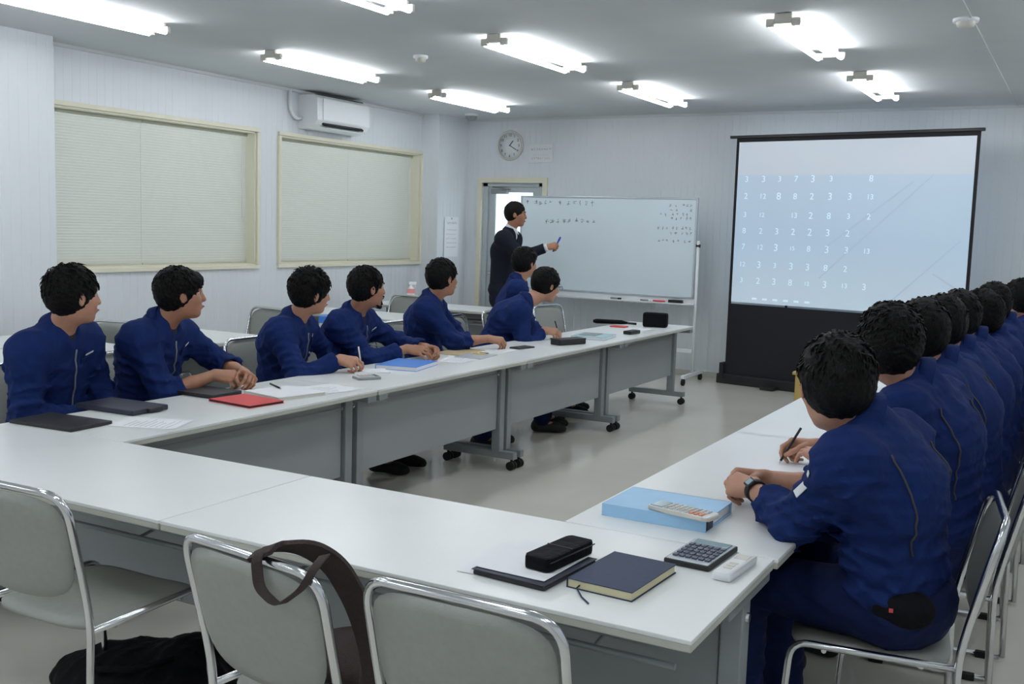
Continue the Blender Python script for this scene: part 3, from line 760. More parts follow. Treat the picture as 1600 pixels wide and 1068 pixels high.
def person(lab, P, az, N, H, haz, hp=0, lh=None, rh=None, near=False, seed=0, hands=('rest', 'rest'), legs=None, hair='hair', skin='skin', vis=True, outfit='work',
           cuff=(.72, .72), hint=None, lnz=(0, 0, 1), rnz=(0, 0, 1), ldx=None, rdx=None, ht=0, fringe=.0, hvol=1.0, glasses=False, group=None, shoe='black', spread=.1, hbig=1.0, tilt=0, shd=(0, 0), spiky=0.):
    rs = np.random.RandomState(seed + 1); root = thing('person', lab, 'person', (P[0], P[1], 0), 0, group); O = A_(P[0], P[1], 0)
    P = A_(*P) - O; N = A_(*N) - O; H = A_(*H) - O; az = R_(az); fw = A_(math.cos(az), math.sin(az), 0); lf_ = A_(-math.sin(az), math.cos(az), 0)
    up = unit(N - P); back = -unit(fw - up * (fw @ up))
    hb = 7e-3 if near else 8.5e-3; hc = 7e-3 if near else 9e-3
    if not vis: hb = 1.5e-2; hc = 1.1e-2
    Rh = rotz(R_(haz)) @ roty(R_(hp)) @ rotx(R_(ht)); hs = hbig
    hd = lambda a, b, c: H + Rh @ A_(a, b, c) * hs
    ShL = N - up * .078 + lf_ * .168 + back * .005 + A_(0, 0, shd[0]); ShR = N - up * .078 - lf_ * .168 + back * .005 + A_(0, 0, shd[1])
    stand = outfit == 'suit'
    if lh is None: lh = P + fw * .22 + lf_ * .09 + A_(0, 0, .09)
    else: lh = A_(*lh) - O
    if rh is None: rh = P + fw * .22 - lf_ * .09 + A_(0, 0, .09)
    else: rh = A_(*rh) - O
    hl = unit(lf_ * .55 - fw * .25 + A_(0, 0, -.8)) if hint is None else A_(*hint[0]); hr = unit(-lf_ * .55 - fw * .25 + A_(0, 0, -.8)) if hint is None else A_(*hint[1])
    EL = ik(ShL, lh, .285, .255, hl); ER = ik(ShR, rh, .285, .255, hr)
    hipL = P + lf_ * .095; hipR = P - lf_ * .095
    if stand: kL = hipL - A_(0, 0, .43) + fw * .02; kR = hipR - A_(0, 0, .43) + fw * .03; aL = kL - A_(0, 0, .42) + back * .03; aR = kR - A_(0, 0, .42) - fw * .02
    else:
        kx, ax_ = legs or (.42, .46)
        kL = P + lf_ * (spread + .02) + fw * kx - A_(0, 0, .01); kR = P - lf_ * (spread + .02) + fw * kx - A_(0, 0, .01)
        aL = A_(*(P + lf_ * (spread + .01) + fw * ax_)[:2], .09); aR = A_(*(P - lf_ * (spread + .01) + fw * (ax_ - .03))[:2], .09)
    pts = np.array([P, N, H, ShL, ShR, lh, rh, EL, ER, kL, kR, aL, aR]); lo = pts.min(0) - .14; hi = pts.max(0) + .15
    Cc = P * .36 + N * .64 + back * .035
    # --- body
    B = Field(lo, hi, hb)
    fl_ = (lf_, .70)
    B.cone(P, Cc, .095, .10, .04, fl_); B.cone(Cc, N - up * .05, .10, .065, .04, fl_); B.cone(ShL, ShR, .045, .045, .04)
    Hn = hd(-.022, 0, -.055); B.cone(N - up * .03, Hn, .060, .054, .025)
    for Sh, E, Wr in ((ShL, EL, lh), (ShR, ER, rh)):
        B.cone(Sh, E, .046, .039, .03); B.cone(E, E * .45 + Wr * .55, .040, .034, .015); B.cone(E * .45 + Wr * .55, Wr, .034, .026, .012, None)
    for hp_, k_, a_ in ((hipL, kL, aL), (hipR, kR, aR)):
        B.cone(hp_, k_, .075, .052, .03); B.cone(k_, a_, .052, .036, .02); B.cone(a_ - A_(0, 0, .03), a_ + fw * .13 - A_(0, 0, .045), .034, .026, .02)
    hk = [(c, r, k, op) for c, r, k, op in (
        ((-.014, 0, .028), (.094, .076, .088), .01, 'u'), ((.024, 0, -.035), (.064, .060, .080), .03, 'u'), ((.058, 0, -.094), (.024, .028, .020), .022, 'u'),
        ((.074, 0, .026), (.018, .050, .012), .015, 'u'), ((.055, .040, -.026), (.026, .022, .022), .02, 'u'), ((.055, -.040, -.026), (.026, .022, .022), .02, 'u'),
        ((.092, .032, .006), (.013, .017, .012), .012, 's'), ((.092, -.032, .006), (.013, .017, .012), .012, 's'), ((.083, 0, -.062), (.014, .026, .011), .01, 'u'))]
    for c, r, k, op in hk: B.ell(hd(*c), A_(*r) * hs, Rh, k, op)
    B.cone(hd(.086, 0, .014), hd(.101, 0, -.028), .008, .0120, .010)
    for sy in (-1, 1):
        B.ell(hd(.097, sy * .012, -.031), A_(.011, .008, .008) * hs, Rh, .008)
        B.ell(hd(-.004, sy * .080, -.008), A_(.019, .008, .031) * hs, Rh @ rotz(sy * R_(-24)), .008)
        B.ell(hd(.002, sy * .090, -.006), A_(.009, .005, .017) * hs, Rh, .006, 's')
    parts = [B.mesh(1)]; hinfo = []
    for Wr, E, side, pose, nz, dx in ((rh, ER, 1, hands[1], rnz, rdx), (lh, EL, -1, hands[0], lnz, ldx)):
        fd = unit(Wr - E); d_ = fd if dx is None else unit(dx)
        if vis or stand:
            mh, tips, fr = hand_sdf(Wr, d_, A_(*nz), side, pose, .0036 if near else .005, Wr - fd * .07); parts.append(mh); hinfo.append((Wr + O, [t_ + O for t_ in tips], fr))
        else: hinfo.append(None)
    link('body', np_mesh('body', parts, M[skin]), None, root)
    # --- face details
    if vis:
        for sy in (-1, 1):
            eb = MB().lathe([(0, .0115), (.0055, .0101), (.010, .0055), (.0115, 0), (.010, -.0055), (.0055, -.0101), (0, -.0115)], 12).xform(Matrix.Translation(Vector(hd(.069, sy * .032, .005)))).build('eye', M['eyew'], root)
            ir = MB().lathe([(0, .0015), (.004, .001), (.0056, 0)], 12).xform(Matrix.Translation(Vector(hd(.069, sy * .032, .005))) @ Matrix(Rh.tolist()).to_4x4() @ Matrix.Translation((.011, 0, 0)) @ Matrix.Rotation(R_(90), 4, 'Y')).build('iris', M['iris'], eb)
            MB().tube([hd(.088, sy * .014, .027), hd(.091, sy * .030, .033), hd(.082, sy * .050, .027)], [.0028, .0042, .0018], 6).build('eyebrow', M['hair'], root)
        MB().tube([hd(.086, .022, -.061), hd(.0965, .010, -.0605), hd(.0975, 0, -.062), hd(.0965, -.010, -.0605), hd(.086, -.022, -.061)], [.002, .004, .0045, .004, .002], 6).build('lips', M['lip'], root)
    # --- hair
    hh = .005 if near else .0065
    if not vis: hh = .0075
    G = Field(H - .17 * hs, H + .17 * hs, hh); v_ = hvol
    G.ell(hd(-.020, 0, .036), A_(.108 * v_, .090 * v_, .100 * v_) * hs, Rh, .02); G.ell(hd(-.040, 0, .0), A_(.080 * v_, .082 * v_, .085 * v_) * hs, Rh, .03)
    if fringe: G.ell(hd(.062, 0, .062), A_(.042, .062, .030 + fringe) * hs, Rh, .02)
    G.ell(hd(.120, 0, -.040 - fringe), A_(.068, .090, .092) * hs, Rh, .012, 's'); G.ell(hd(.055, 0, -.098), A_(.090, .125, .062) * hs, Rh, .012, 's')
    for sy in (-1, 1): G.ell(hd(.004, sy * .094, -.018), A_(.022, .026, .036) * hs, Rh, .010, 's')
    G.noise(.0055 if not stand else .0025, seed + 50, (90, 190), n=5)
    vH, qH = G.mesh(0); tv = []; tq = []; off = 0
    nt_ = 620 if near else (360 if vis else 220)
    for _ in range(nt_ if not stand else 100):
        u = rs.randn(3); u /= np.linalg.norm(u)
        if u[2] < -.35 or (u[0] > .55 and u[2] < .25): continue
        if u[0] > .2 and u[2] < 0: continue
        cwn = A_(-.35, 0, .94); tn = u - cwn * .95; tn = tn - u * (tn @ u); tn = unit(tn + .35 * rs.randn(3) - u * 0); tn = unit(tn - u * (tn @ u))
        Rr = A_(.110, .092, .102) * v_; p0 = A_(-.020, 0, .036) + u * Rr * .955; L_ = rs.uniform(.022, .045); wv = np.cross(u, tn) * rs.uniform(.002, .0042)
        lift = rs.uniform(.000, .006 + spiky); p1 = p0 + tn * L_ * .5 + u * (.004 + lift * .3); p2 = p0 + tn * L_ + u * (lift - .006)
        vv = [p0 + wv, p0 - wv, p0 - u * .004, p1 + wv * .8 + u * .002, p1 - wv * .8 + u * .002, p1 - u * .004, p2 + wv * .05, p2 - wv * .05, p2 - u * .001]
        for q_ in vv: tv.append(H + Rh @ q_ * hs)
        for a0 in (0, 3): tq += [[off + a0, off + a0 + 1, off + a0 + 4, off + a0 + 3], [off + a0 + 1, off + a0 + 2, off + a0 + 5, off + a0 + 4], [off + a0 + 2, off + a0, off + a0 + 3, off + a0 + 5]]
        off += 9
    link('hair', np_mesh('hair', [(vH, qH), (np.array(tv), np.array(tq))], M[hair]), None, root)
    # --- jacket
    jm = M['suit'] if stand else M['jacket']
    J = Field(lo, hi, hc)
    wl = P + up * (.03 if not stand else -.10)
    J.cone(wl, Cc, .122 if stand else .128, .126, .05, fl_); J.cone(Cc, N - up * .06, .126, .088, .05, fl_); J.cone(ShL, ShR, .062, .062, .05)
    for Sh in (ShL, ShR): J.cone(N - up * .068, Sh - up * .004, .060, .064, .05); J.cone(Cc + (Sh - Cc) * .15, Sh - up * .03, .10, .068, .06)
    J.cone(Cc + up * .06, N - up * .03, .085, .066, .05); J.cone(N - up * .02, N + unit(Hn - N) * .004, .068, .066, .02)
    for Sh, E, Wr, cf in ((ShL, EL, lh, cuff[0]), (ShR, ER, rh, cuff[1])):
        C_ = E + (Wr - E) * cf; bulge = .5 * (Sh + E)
        J.cone(Sh - up * .006, E, .069, .060, .055); J.cone(E, C_, .060, .047 if cf > .8 else .054, .03)
        fd = unit(Wr - E); J.cone(C_ - fd * .03, C_, .050 if cf > .8 else .058, .049 if cf > .8 else .057, .008); J.clip(C_ - fd * .004, fd, .075)
        J.cone(C_ + fd * .10, C_ - fd * .010, .036, .036 if cf > .8 else .042, .004, None, 's')
    if not stand:
        vt = N + fw * .085 + up * .03; J.cone(vt, N + fw * .135 - up * .15, .056, .012, .015, None, 's')
        # hem band
        J.cone(wl + up * .005 , wl + up * .03, .128, .130, .01, fl_)
    else:
        J.cone(N + fw * .085 + up * .03, N + fw * .15 - up * .26, .050, .010, .012, None, 's')
    if not stand:
        J.noise(.015, seed, (26, 48), [(EL, .15), (ER, .15), (wl + up * .10, .18), (ShL - up * .09, .11), (ShR - up * .09, .11)], 4, stretch=A_(.9, .9, 1.35))
        J.noise(.004, seed + 77, (60, 110), [(EL, .16), (ER, .16), (wl + up * .08, .2)], 4)
    else: J.noise(.004, seed, (32, 64), [(EL, .12), (ER, .12)], 4)
    jo = link('jacket', np_mesh('jacket', [J.mesh()], jm), None, root)
    # under-shirt at the throat
    Us = Field(np.minimum(N, Cc) - .16, np.maximum(N, Cc) + .16, .012)
    Us.cone(Cc + up * .02, N - up * .06, .108, .080, .05, fl_); Us.cone(N - up * .05, N + unit(Hn - N) * .005, .068, .0605, .02)
    if stand: Us.cone(N, N + unit(Hn - N) * .035, .066, .062, .01)
    link('shirt', np_mesh('shirt', [Us.mesh()], M['wshirt'] if stand else M['shirt']), None, root)
    # collar: folded band round the neck, open at the throat
    nd = unit(Hn - N); cb = MB(); vs = []; fs = []; K = 22
    for i in range(K + 1):
        a = R_(180 - 152 + 304 * i / K) ; a = math.pi + R_(-132 + 264 * i / K)
        dv = -(back) * math.cos(a) + lf_ * math.sin(a); dv = unit(dv - nd * (dv @ nd))
        c_ = abs(-150 + 300 * i / K) / 150; z1 = .026 - .012 * c_; out = .012 + .020 * c_ ** 2
        base = N + nd * (.004 - .022 * c_ ** 2) - back * (.004 + .008 * (1 - c_))
        vs += [base + dv * .068 - nd * .03, base + dv * .066 + nd * (z1 + .004), base + dv * (.072) + nd * (z1 + .003), base + dv * (.080 + out) + nd * (-.012 - .02 * c_ ** 3)]
    for i in range(K):
        for j in range(3): fs.append((i * 4 + j, i * 4 + j + 1, i * 4 + 5 + j, i * 4 + 4 + j))
        fs.append((i * 4 + 3, i * 4, i * 4 + 4, i * 4 + 7))
    fs += [(0, 1, 2, 3), (K * 4 + 3, K * 4 + 2, K * 4 + 1, K * 4)]
    MB().faces([tuple(v) for v in vs], fs, True).build('collar', jm if not stand else M['suit'], jo)
    # --- trousers
    T = Field(np.array([P, kL, kR, aL, aR]).min(0) - .15, np.array([P, kL, kR, aL, aR]).max(0) + .16, .0085 if P[2] > .5 and root.name == 'person.008' else .014)
    T.cone(P - fw * .02, P + up * .06, .125, .118, .04, fl_)
    for hp_, k_, a_ in ((hipL, kL, aL), (hipR, kR, aR)):
        T.cone(hp_, k_, .094, .076, .035); T.cone(k_, a_ + A_(0, 0, .0), .074, .062, .03); T.clip(a_ - A_(0, 0, .035), A_(0, 0, -1), .10); 
    T.noise(.007, seed + 9, (30, 60), None, 4)
    link('trousers', np_mesh('trousers', [T.mesh()], M['suit'] if stand else M['trouser']), None, root)
    # --- shoes
    for a_ in (aL, aR):
        S_ = Field(a_ + A_(-.22, -.22, -.1), a_ + A_(.22, .22, .08), .011); g0 = A_(a_[0], a_[1], 0)
        S_.cone(g0 - fw * .04 + A_(0, 0, .045), g0 + fw * .11 + A_(0, 0, .036), .042, .038, .02); S_.cone(g0 + fw * .10 + A_(0, 0, .034), g0 + fw * .155 + A_(0, 0, .030), .042, .034, .02)
        S_.cone(g0 - fw * .03 + A_(0, 0, .05), g0 - fw * .02 + A_(0, 0, .095), .042, .040, .02)
        sl, X, Y, Z = S_.blk(S_.lo, S_.lo + S_.h * S_.n, 0); S_.f[sl] = np.maximum(S_.f[sl], (.006 - Z).astype(np.float32))
        link('shoe', np_mesh('shoe', [S_.mesh()], M[shoe]), None, root)
    if glasses:
        g_ = MB()
        for sy in (-1, 1):
            ring = [hd(.108, sy * .033 + .022 * math.cos(t_), .004 + .015 * math.sin(t_)) for t_ in np.linspace(0, 2 * math.pi, 17)[:-1]]
            g_.tube(ring, .0015, 5, closed=True); g_.tube([hd(.107, sy * .055, .008), hd(.08, sy * .076, .010), hd(.0, sy * .084, .008)], .0016, 5)
        g_.tube([hd(.108, .011, .006), hd(.111, 0, .009), hd(.108, -.011, .006)], .0016, 5); g_.build('glasses', M['dark'], root)
    return dict(root=root, O=O, ShL=ShL, ShR=ShR, EL=EL, ER=ER, lh=lh, rh=rh, N=N, P=P, Cc=Cc, up=up, back=back, lf=lf_, fw=fw, jacket=jo, hinfo=hinfo, hd=hd, Hn=Hn)
# ------------------------------------------------------------------ people
# left arm of the U: they sit facing +X; right arm: facing -X
GL, GR = 'men seated along the left arm', 'men seated along the right arm'
L1 = person('man in navy work jacket at the far left, ear and cheek showing, looking away', (-3.40, 1.08, .54), 12, (-3.19, 1.0, 1.035), (-3.105, 1.012, 1.168), 74, near=True, seed=1,
            lh=(-3.10, 1.20, .635), rh=(-3.12, 1.08, .635), cuff=(.9, .9), group=GL, hands=('rest', 'rest'), hvol=1.02, spiky=.012, shd=(.0, -.02))
L2 = person('man in navy work jacket with bare forearms clasped over the white papers', (-3.38, 1.62, .54), 14, (-3.19, 1.565, 1.025), (-3.10, 1.60, 1.152), 54, near=True, seed=2, skin='skin2',
            lh=(-2.93, 1.84, .768), rh=(-2.99, 1.70, .768), ldx=(.8, -.35, -.02), rdx=(.85, .45, -.03), lnz=(.2, .5, .8), rnz=(.2, -.5, .8), hands=('clasp', 'clasp'), cuff=(.42, .36),
            hint=((0, .7, -.5), (-.1, -.7, -.7)), group=GL, fringe=.012, hp=-3, spread=.12, legs=(.42, .30))
L3 = person('man in navy work jacket writing beside the small calculator', (-3.38, 2.60, .54), 20, (-3.19, 2.51, .985), (-3.09, 2.53, 1.125), 62, near=True, seed=3,
            lh=(-3.08, 2.74, .635), rh=(-2.90, 2.54, .772), rdx=(.95, .15, -.1), rnz=(-.1, -.55, .8), hands=('rest', 'pen'), cuff=(.9, .92), hint=((0, .7, -.5), (-.1, -.7, -.7)), group=GL, hvol=1.07, spiky=.010, hp=4, ht=8, legs=(.40, .24), shoe='checker', spread=.06)
L4 = person('bearded man in navy work jacket, hands together behind the blue binder', (-3.38, 3.18, .54), 14, (-3.19, 3.045, .99), (-3.10, 3.055, 1.13), 60, near=True, seed=4,
            lh=(-2.88, 3.36, .768), rh=(-2.93, 3.22, .768), ldx=(.95, -.1, -.05), rdx=(.9, .4, -.05), lnz=(0, .5, .8), rnz=(0, -.5, .8), hands=('clasp', 'rest'), cuff=(.86, .78), hint=((0, .7, -.5), (-.1, -.7, -.7)), group=GL, skin='skin2', legs=(.42, .34))
L5 = person('man in navy work jacket resting one bare forearm beside the black slab phone', (-3.34, 4.02, .54), 26, (-3.19, 3.89, 1.035), (-3.12, 3.91, 1.166), 66, seed=5,
            lh=(-3.06, 4.2, .635), rh=(-2.86, 4.08, .768), rdx=(.95, .2, -.05), rnz=(0, -.3, .9), hands=('rest', 'clasp'), cuff=(.9, .45), hint=((0, .7, -.5), (-.1, -.7, -.7)), group=GL, skin='skin2')
L6 = person('man in glasses and navy work jacket leaning over the table, before the board', (-3.28, 4.78, .54), 30, (-3.0, 4.86, .975), (-2.90, 5.0, 1.093), 58, seed=6,
            lh=(-3.0, 5.0, .635), rh=(-2.86, 4.90, .768), rdx=(.95, .1, -.05), rnz=(0, -.4, .9), hands=('rest', 'pen'), cuff=(.9, .88), hint=((0, .7, -.5), (-.1, -.7, -.7)), group=GL, glasses=True, hp=12, hvol=1.03)
L7 = person('man in navy work jacket mostly hidden behind the one in glasses', (-3.47, 5.58, .54), 30, (-3.38, 5.42, 1.10), (-3.34, 5.47, 1.235), 72, seed=7,
            group=GL, fringe=.008)
T1 = person('standing man in dark suit and white shirt pointing at the whiteboard', (-4.66, 7.45, .88), 10, (-4.585, 7.44, 1.485), (-4.525, 7.45, 1.650), 20, seed=8, outfit='suit',
            rh=(-4.12, 7.36, 1.33), lh=(-4.60, 7.66, .82), rdx=(.75, .2, .22), rnz=(0, -.8, .5), hands=('rest', 'grip'), cuff=(.97, .95), hint=((-.3, .5, -.5), (-.3, -.3, -.9)), hair='hair2', hvol=.97, skin='skin2', hbig=1.02, hp=2)
R1 = person('nearest man in navy work jacket, seated at right with clasped hands and black wristwatch', (.255, .965, .545), 168, (.155, .885, 1.03), (.068, .865, 1.122), 122, near=True, seed=21,
            lh=(-.175, 1.03, .772), rh=(-.185, 1.18, .772), ldx=(-.85, .45, -.02), rdx=(-.85, -.42, .05), lnz=(-.3, -.6, .7), rnz=(.1, .75, .6), hands=('clasp', 'clasp'), cuff=(.62, .55),
            hint=((.45, -.6, -.6), (.5, .5, -.6)), group=GR, legs=(.40, .40), hbig=1.05, hvol=1.0, hp=6, spread=.10, shd=(0, .01))
R2 = person('second man on the right in navy work jacket, holding a black pen', (.28, 1.62, .545), 168, (.19, 1.54, 1.07), (.095, 1.51, 1.178), 120, near=True, seed=22,
            lh=(-.08, 1.55, .772), rh=(-.16, 1.80, .772), rdx=(-.95, .1, -.05), rnz=(0, .5, .8), hands=('rest', 'pen'), cuff=(.9, .9), hint=((.45, -.6, -.6), (.5, .5, -.6)), group=GR, hvol=1.07)
rr = [('third man on the right, behind the pen holder, shoulder creased', 2.27, .19, .103, 2.20, 1.162, 112), ('fourth man on the right, head before the corner of the bright slide', 2.93, .19, .102, 2.85, 1.151, 112),
      ('fifth man on the right, only crown and back of jacket showing', 3.55, .19, .107, 3.45, 1.148, 110), ('sixth man on the right, one ear showing under short hair', 4.22, .225, .138, 4.15, 1.118, 142),
      ('seventh man on the right, crown showing over the one with the ear', 4.88, .235, .154, 4.80, 1.147, 118), ('farthest man on the right, cut by the frame edge', 5.60, .33, .259, 5.50, 1.154, 138)]
RP = [R1, R2]
for i, (lab, y, nx, hx, hy, hz, ha) in enumerate(rr):
    RP.append(person(lab + ', navy work jacket', (.30 + max(0, nx - .25), y, .545), 172, (nx, hy + .02, hz - .106), (hx, hy, hz), ha, seed=30 + i, lh=(-.09, y - .12, .775), rh=(-.09, y + .14, .775),
                     group=GR, vis=(i == 3 or i == 5), hvol=1.05, cuff=(.9, .9), hint=((.45, -.6, -.6), (.5, .5, -.6)), hbig=1.08 if i == 3 else 1.0))
# beard of the fourth seated man, collar and shirt cuffs of the teacher
hd = L4['hd']; b = MB()
b.tube([hd(.040, .046, -.100), hd(.066, .026, -.112), hd(.080, 0, -.112), hd(.066, -.026, -.112), hd(.040, -.046, -.100)], [.004, .010, .014, .010, .004], 8)
b.tube([hd(.086, 0, -.076), hd(.088, 0, -.10)], [.006, .010], 8)
b.tube([hd(.088, .026, -.058), hd(.099, .012, -.050), hd(.101, 0, -.048), hd(.099, -.012, -.050), hd(.088, -.026, -.058)], [.002, .004, .004, .004, .002], 6); b.build('beard', M['hair'], L4['root'])
def ring_at(D, a, b_, t_, r, w_, name, m, parent=None):
    a = D[a]; b_ = D[b_]; d_ = unit(b_ - a); c = a + (b_ - a) * t_
    q = Vector((0, 0, 1)).rotation_difference(Vector(d_)).to_matrix().to_4x4()
    return MB().lathe([(r - .004, -w_), (r, -w_), (r, w_), (r - .004, w_), (r - .004, -w_)], 24).xform(Matrix.Translation(Vector(c)) @ q).build(name, m, parent or D['root'])
ring_at(T1, 'ER', 'rh', .99, .038, .016, 'shirt_cuff', M['wshirt']); ring_at(T1, 'EL', 'lh', 1.0, .038, .012, 'shirt_cuff', M['wshirt'])
N_ = T1['N']; f_ = T1['fw']; l_ = T1['lf']
for sy in (-1, 1):
    MB().faces([tuple(v) for v in (N_ + f_ * .072 + l_ * sy * .004 + A_(0, 0, .022), N_ + f_ * .045 + l_ * sy * .058 + A_(0, 0, .040), N_ + f_ * .064 + l_ * sy * .066 + A_(0, 0, .004), N_ + f_ * .108 + l_ * sy * .038 + A_(0, 0, -.040), N_ + f_ * .09 + l_ * sy * .012 + A_(0, 0, -.01))], [(0, 1, 2, 3, 4)]).build('shirt_collar', M['wshirt'], T1['root'])
# wristwatch of the nearest man
d_ = unit(R1['lh'] - R1['EL'])
wt = ring_at(R1, 'EL', 'lh', .93, .0335, .011, 'wristwatch', M['black'])
c = R1['EL'] + (R1['lh'] - R1['EL']) * .93; nn = unit(A_(-.3, -.6, .7) - d_ * (A_(-.3, -.6, .7) @ d_))
q = Matrix(np.stack([d_, np.cross(nn, d_), nn], 1).tolist()).to_4x4()
MB().box((0, 0, .036), (.032, .030, .009), .003).xform(Matrix.Translation(Vector(c)) @ q).build('watch_case', M['dark'], wt)
MB().box((0, 0, .0412), (.020, .020, .002)).xform(Matrix.Translation(Vector(c)) @ q).build('watch_face', M['lcd'], wt)
# back seams, sleeve pocket patches on the work jackets: laid on the real surface by ray cast
def on_surface(D, o, p, dirv, lift=.002):
    bm_ = D['jacket']; hit, loc, nor, _ = bm_.ray_cast(Vector(p), Vector(dirv))
    return (np.array(loc) + np.array(nor) * lift, np.array(nor)) if hit else (None, None)
def seam(D, side, t0=.86, t1=.32):
    pts = []
    for t_ in np.linspace(t0, t1, 14):
        base = D['P'] + (D['N'] - D['P']) * t_ + D['lf'] * side * (.125 + .012 * (t_ - .5)); o_ = base + D['back'] * .5
        p, n = on_surface(D, 0, o_, -D['back'])
        if p is not None: pts.append(p)
    if len(pts) > 5: MB().tube(pts, .0032, 6).build('back_seam', M['seam'], D['jacket'])
for D in [R1, R2] + RP[2:5]:
    for sd in (-1, 1): seam(D, sd)
def patch(D, S, E, t_, off, w_, h_, m, name):
    S = D[S]; E = D[E]; ax = unit(E - S); o_ = S + (E - S) * t_ + A_(*off) * .3
    p, n = on_surface(D, 0, o_, -A_(*off), .005)
    if p is None: return
    n = unit(n); ax = unit(ax - n * (ax @ n)); q = Matrix(np.stack([ax, np.cross(n, ax), n], 1).tolist()).to_4x4()
    MB().box((0, 0, 0), (w_, h_, .003), .001).xform(Matrix.Translation(Vector(p)) @ q).build(name, m, D['jacket'])
of = tuple(unit(A_(-.55, -.8, .25)))
patch(R1, 'ShL', 'EL', .50, of, .045, .022, M['white'], 'sleeve_tag'); patch(R1, 'ShL', 'EL', .28, of, .016, .012, M['white'], 'pen_clip'); 
for D in (L1, L2, L3, L4):
    p, n = on_surface(D, 0, D['Cc'] + D['up'] * .02 + D['lf'] * .09 + D['fw'] * .5, -D['fw'])
    if p is not None:
        n = unit(n); u_ = unit(D['up'] - n * (D['up'] @ n)); q = Matrix(np.stack([np.cross(u_, n), u_, n], 1).tolist()).to_4x4()
        MB().box((0, 0, .002), (.10, .035, .004), .002).xform(Matrix.Translation(Vector(p)) @ q).build('pocket_flap', M['jacket2'], D['jacket'])
        MB().box((0, .03, .002), (.05, .008, .002)).xform(Matrix.Translation(Vector(p)) @ q).build('name_tape', M['white'], D['jacket'])
    pts = []
    for t_ in np.linspace(.80, .25, 12):
        p, n = on_surface(D, 0, D['P'] + (D['N'] - D['P']) * t_ + D['fw'] * .5, -D['fw'])
        if p is not None: pts.append(p)
    if len(pts) > 4: MB().tube(pts, .004, 6).build('zip', M['grey'], D['jacket'])

# ------------------------------------------------------------------ occupied and background chairs
GC = 'chairs of the men on the left arm'
for y, lab in ((1.12, 'grey chair under the leftmost seated man'), (1.66, 'grey chair behind the man with bare clasped forearms, chrome rim showing'), (2.70, 'grey chair behind the man writing beside the calculator'),
               (3.30, 'grey chair of the bearded man, hidden behind him'), (4.12, 'grey chair of the man with one bare forearm, before the door'), (4.92, 'grey chair whose back shows left of the man in glasses'), (5.62, 'grey chair of the man hidden behind the one in glasses')):
    chair(-3.41, y, -90, lab, GC)
GC2 = 'chairs of the men on the right arm'
for y, lab in ((.97, 'grey chair of the nearest man on the right, chrome side frame in full view'), (1.66, 'grey chair of the second man on the right'), (2.33, 'grey chair of the third man on the right, at the frame edge'),
               (3.0, 'grey chair of the fourth man on the right'), (3.60, 'grey chair of the fifth man on the right'), (4.30, 'grey chair of the sixth man on the right'), (4.98, 'grey chair of the seventh man on the right'), (5.75, 'grey chair of the farthest man on the right')):
    chair(.19 if y < 1 else .24, y + (.05 if y < 1 else 0), 98 if y < 1 else 94, lab, GC2)
G3 = 'empty chairs at the window-side tables'
chair(-5.02, 3.10, 12, 'empty grey chair tucked in between the two leftmost men', G3)
chair(-5.10, 4.10, 172, 'empty grey chair against the wall under the gap between the windows', G3)
chair(-5.25, 6.28, 175, 'empty grey chair seen between the heads of third and fourth men', G3)
chair(-3.42, 6.55, -100, 'empty grey chair at the far end of the left arm, under the whiteboard', 'empty chair at the far end')

# ------------------------------------------------------------------ things on the tables
TZ = .7005
def slab(name, lab, cat, x, y, L, Wd, h, rz, m, group=None, part='cover', pages=None, bev=.002, z=TZ):
    t = thing(name, lab, cat, (x, y, z), R_(rz), group)
    if pages:
        MB().box((0, 0, h / 2), (L - .006, Wd - .006, h - .004)).build('pages', pages, t)
        MB().box((0, 0, .001), (L, Wd, .002), 0).box((0, 0, h - .001), (L, Wd, .002), 0).box((-L / 2 + .001, 0, h / 2), (.002, Wd, h), 0).build(part, m, t)
    else: MB().box((0, 0, h / 2), (L, Wd, h), bev).build(part, m, t)
    return t
def sheet(lab, x, y, L, Wd, rz, z=TZ, lines=0, group=None, h=.0006):
    t = thing('paper_sheet', lab, 'paper', (x, y, z), R_(rz), group)
    # slightly curled sheet
    n = 8; vs = []; fs = []
    for k in (0, 1):
        for i in range(n + 1):
            for j in range(2):
                u = i / n - .5; vs.append((u * L, (j - .5) * Wd, .0004 + h * k + .004 * max(0, abs(u) * 2 - .8)))
    for i in range(n):
        a = i * 2; b_ = a + 2 * (n + 1); fs += [(b_, b_ + 2, b_ + 3, b_ + 1), (a, a + 1, a + 3, a + 2), (a, a + 2, b_ + 2, b_), (a + 1, b_ + 1, b_ + 3, a + 3)]
    fs += [(0, 2 * (n + 1), 2 * (n + 1) + 1, 1)]
    MB().faces(vs, fs).build('sheet', M['paper'], t)
    if lines:
        s = MB(); rg = random.Random(lab)
        for k in range(lines):
            w_ = Wd * rg.uniform(.4, .78); s.box((L * .36 - k * L * .72 / lines, -(Wd * .8 - w_) / 2, h + .0008), (.0022, w_, .0003))
        tag(s.build('printed_lines', M['ink'], t), kind='stuff')
    return t
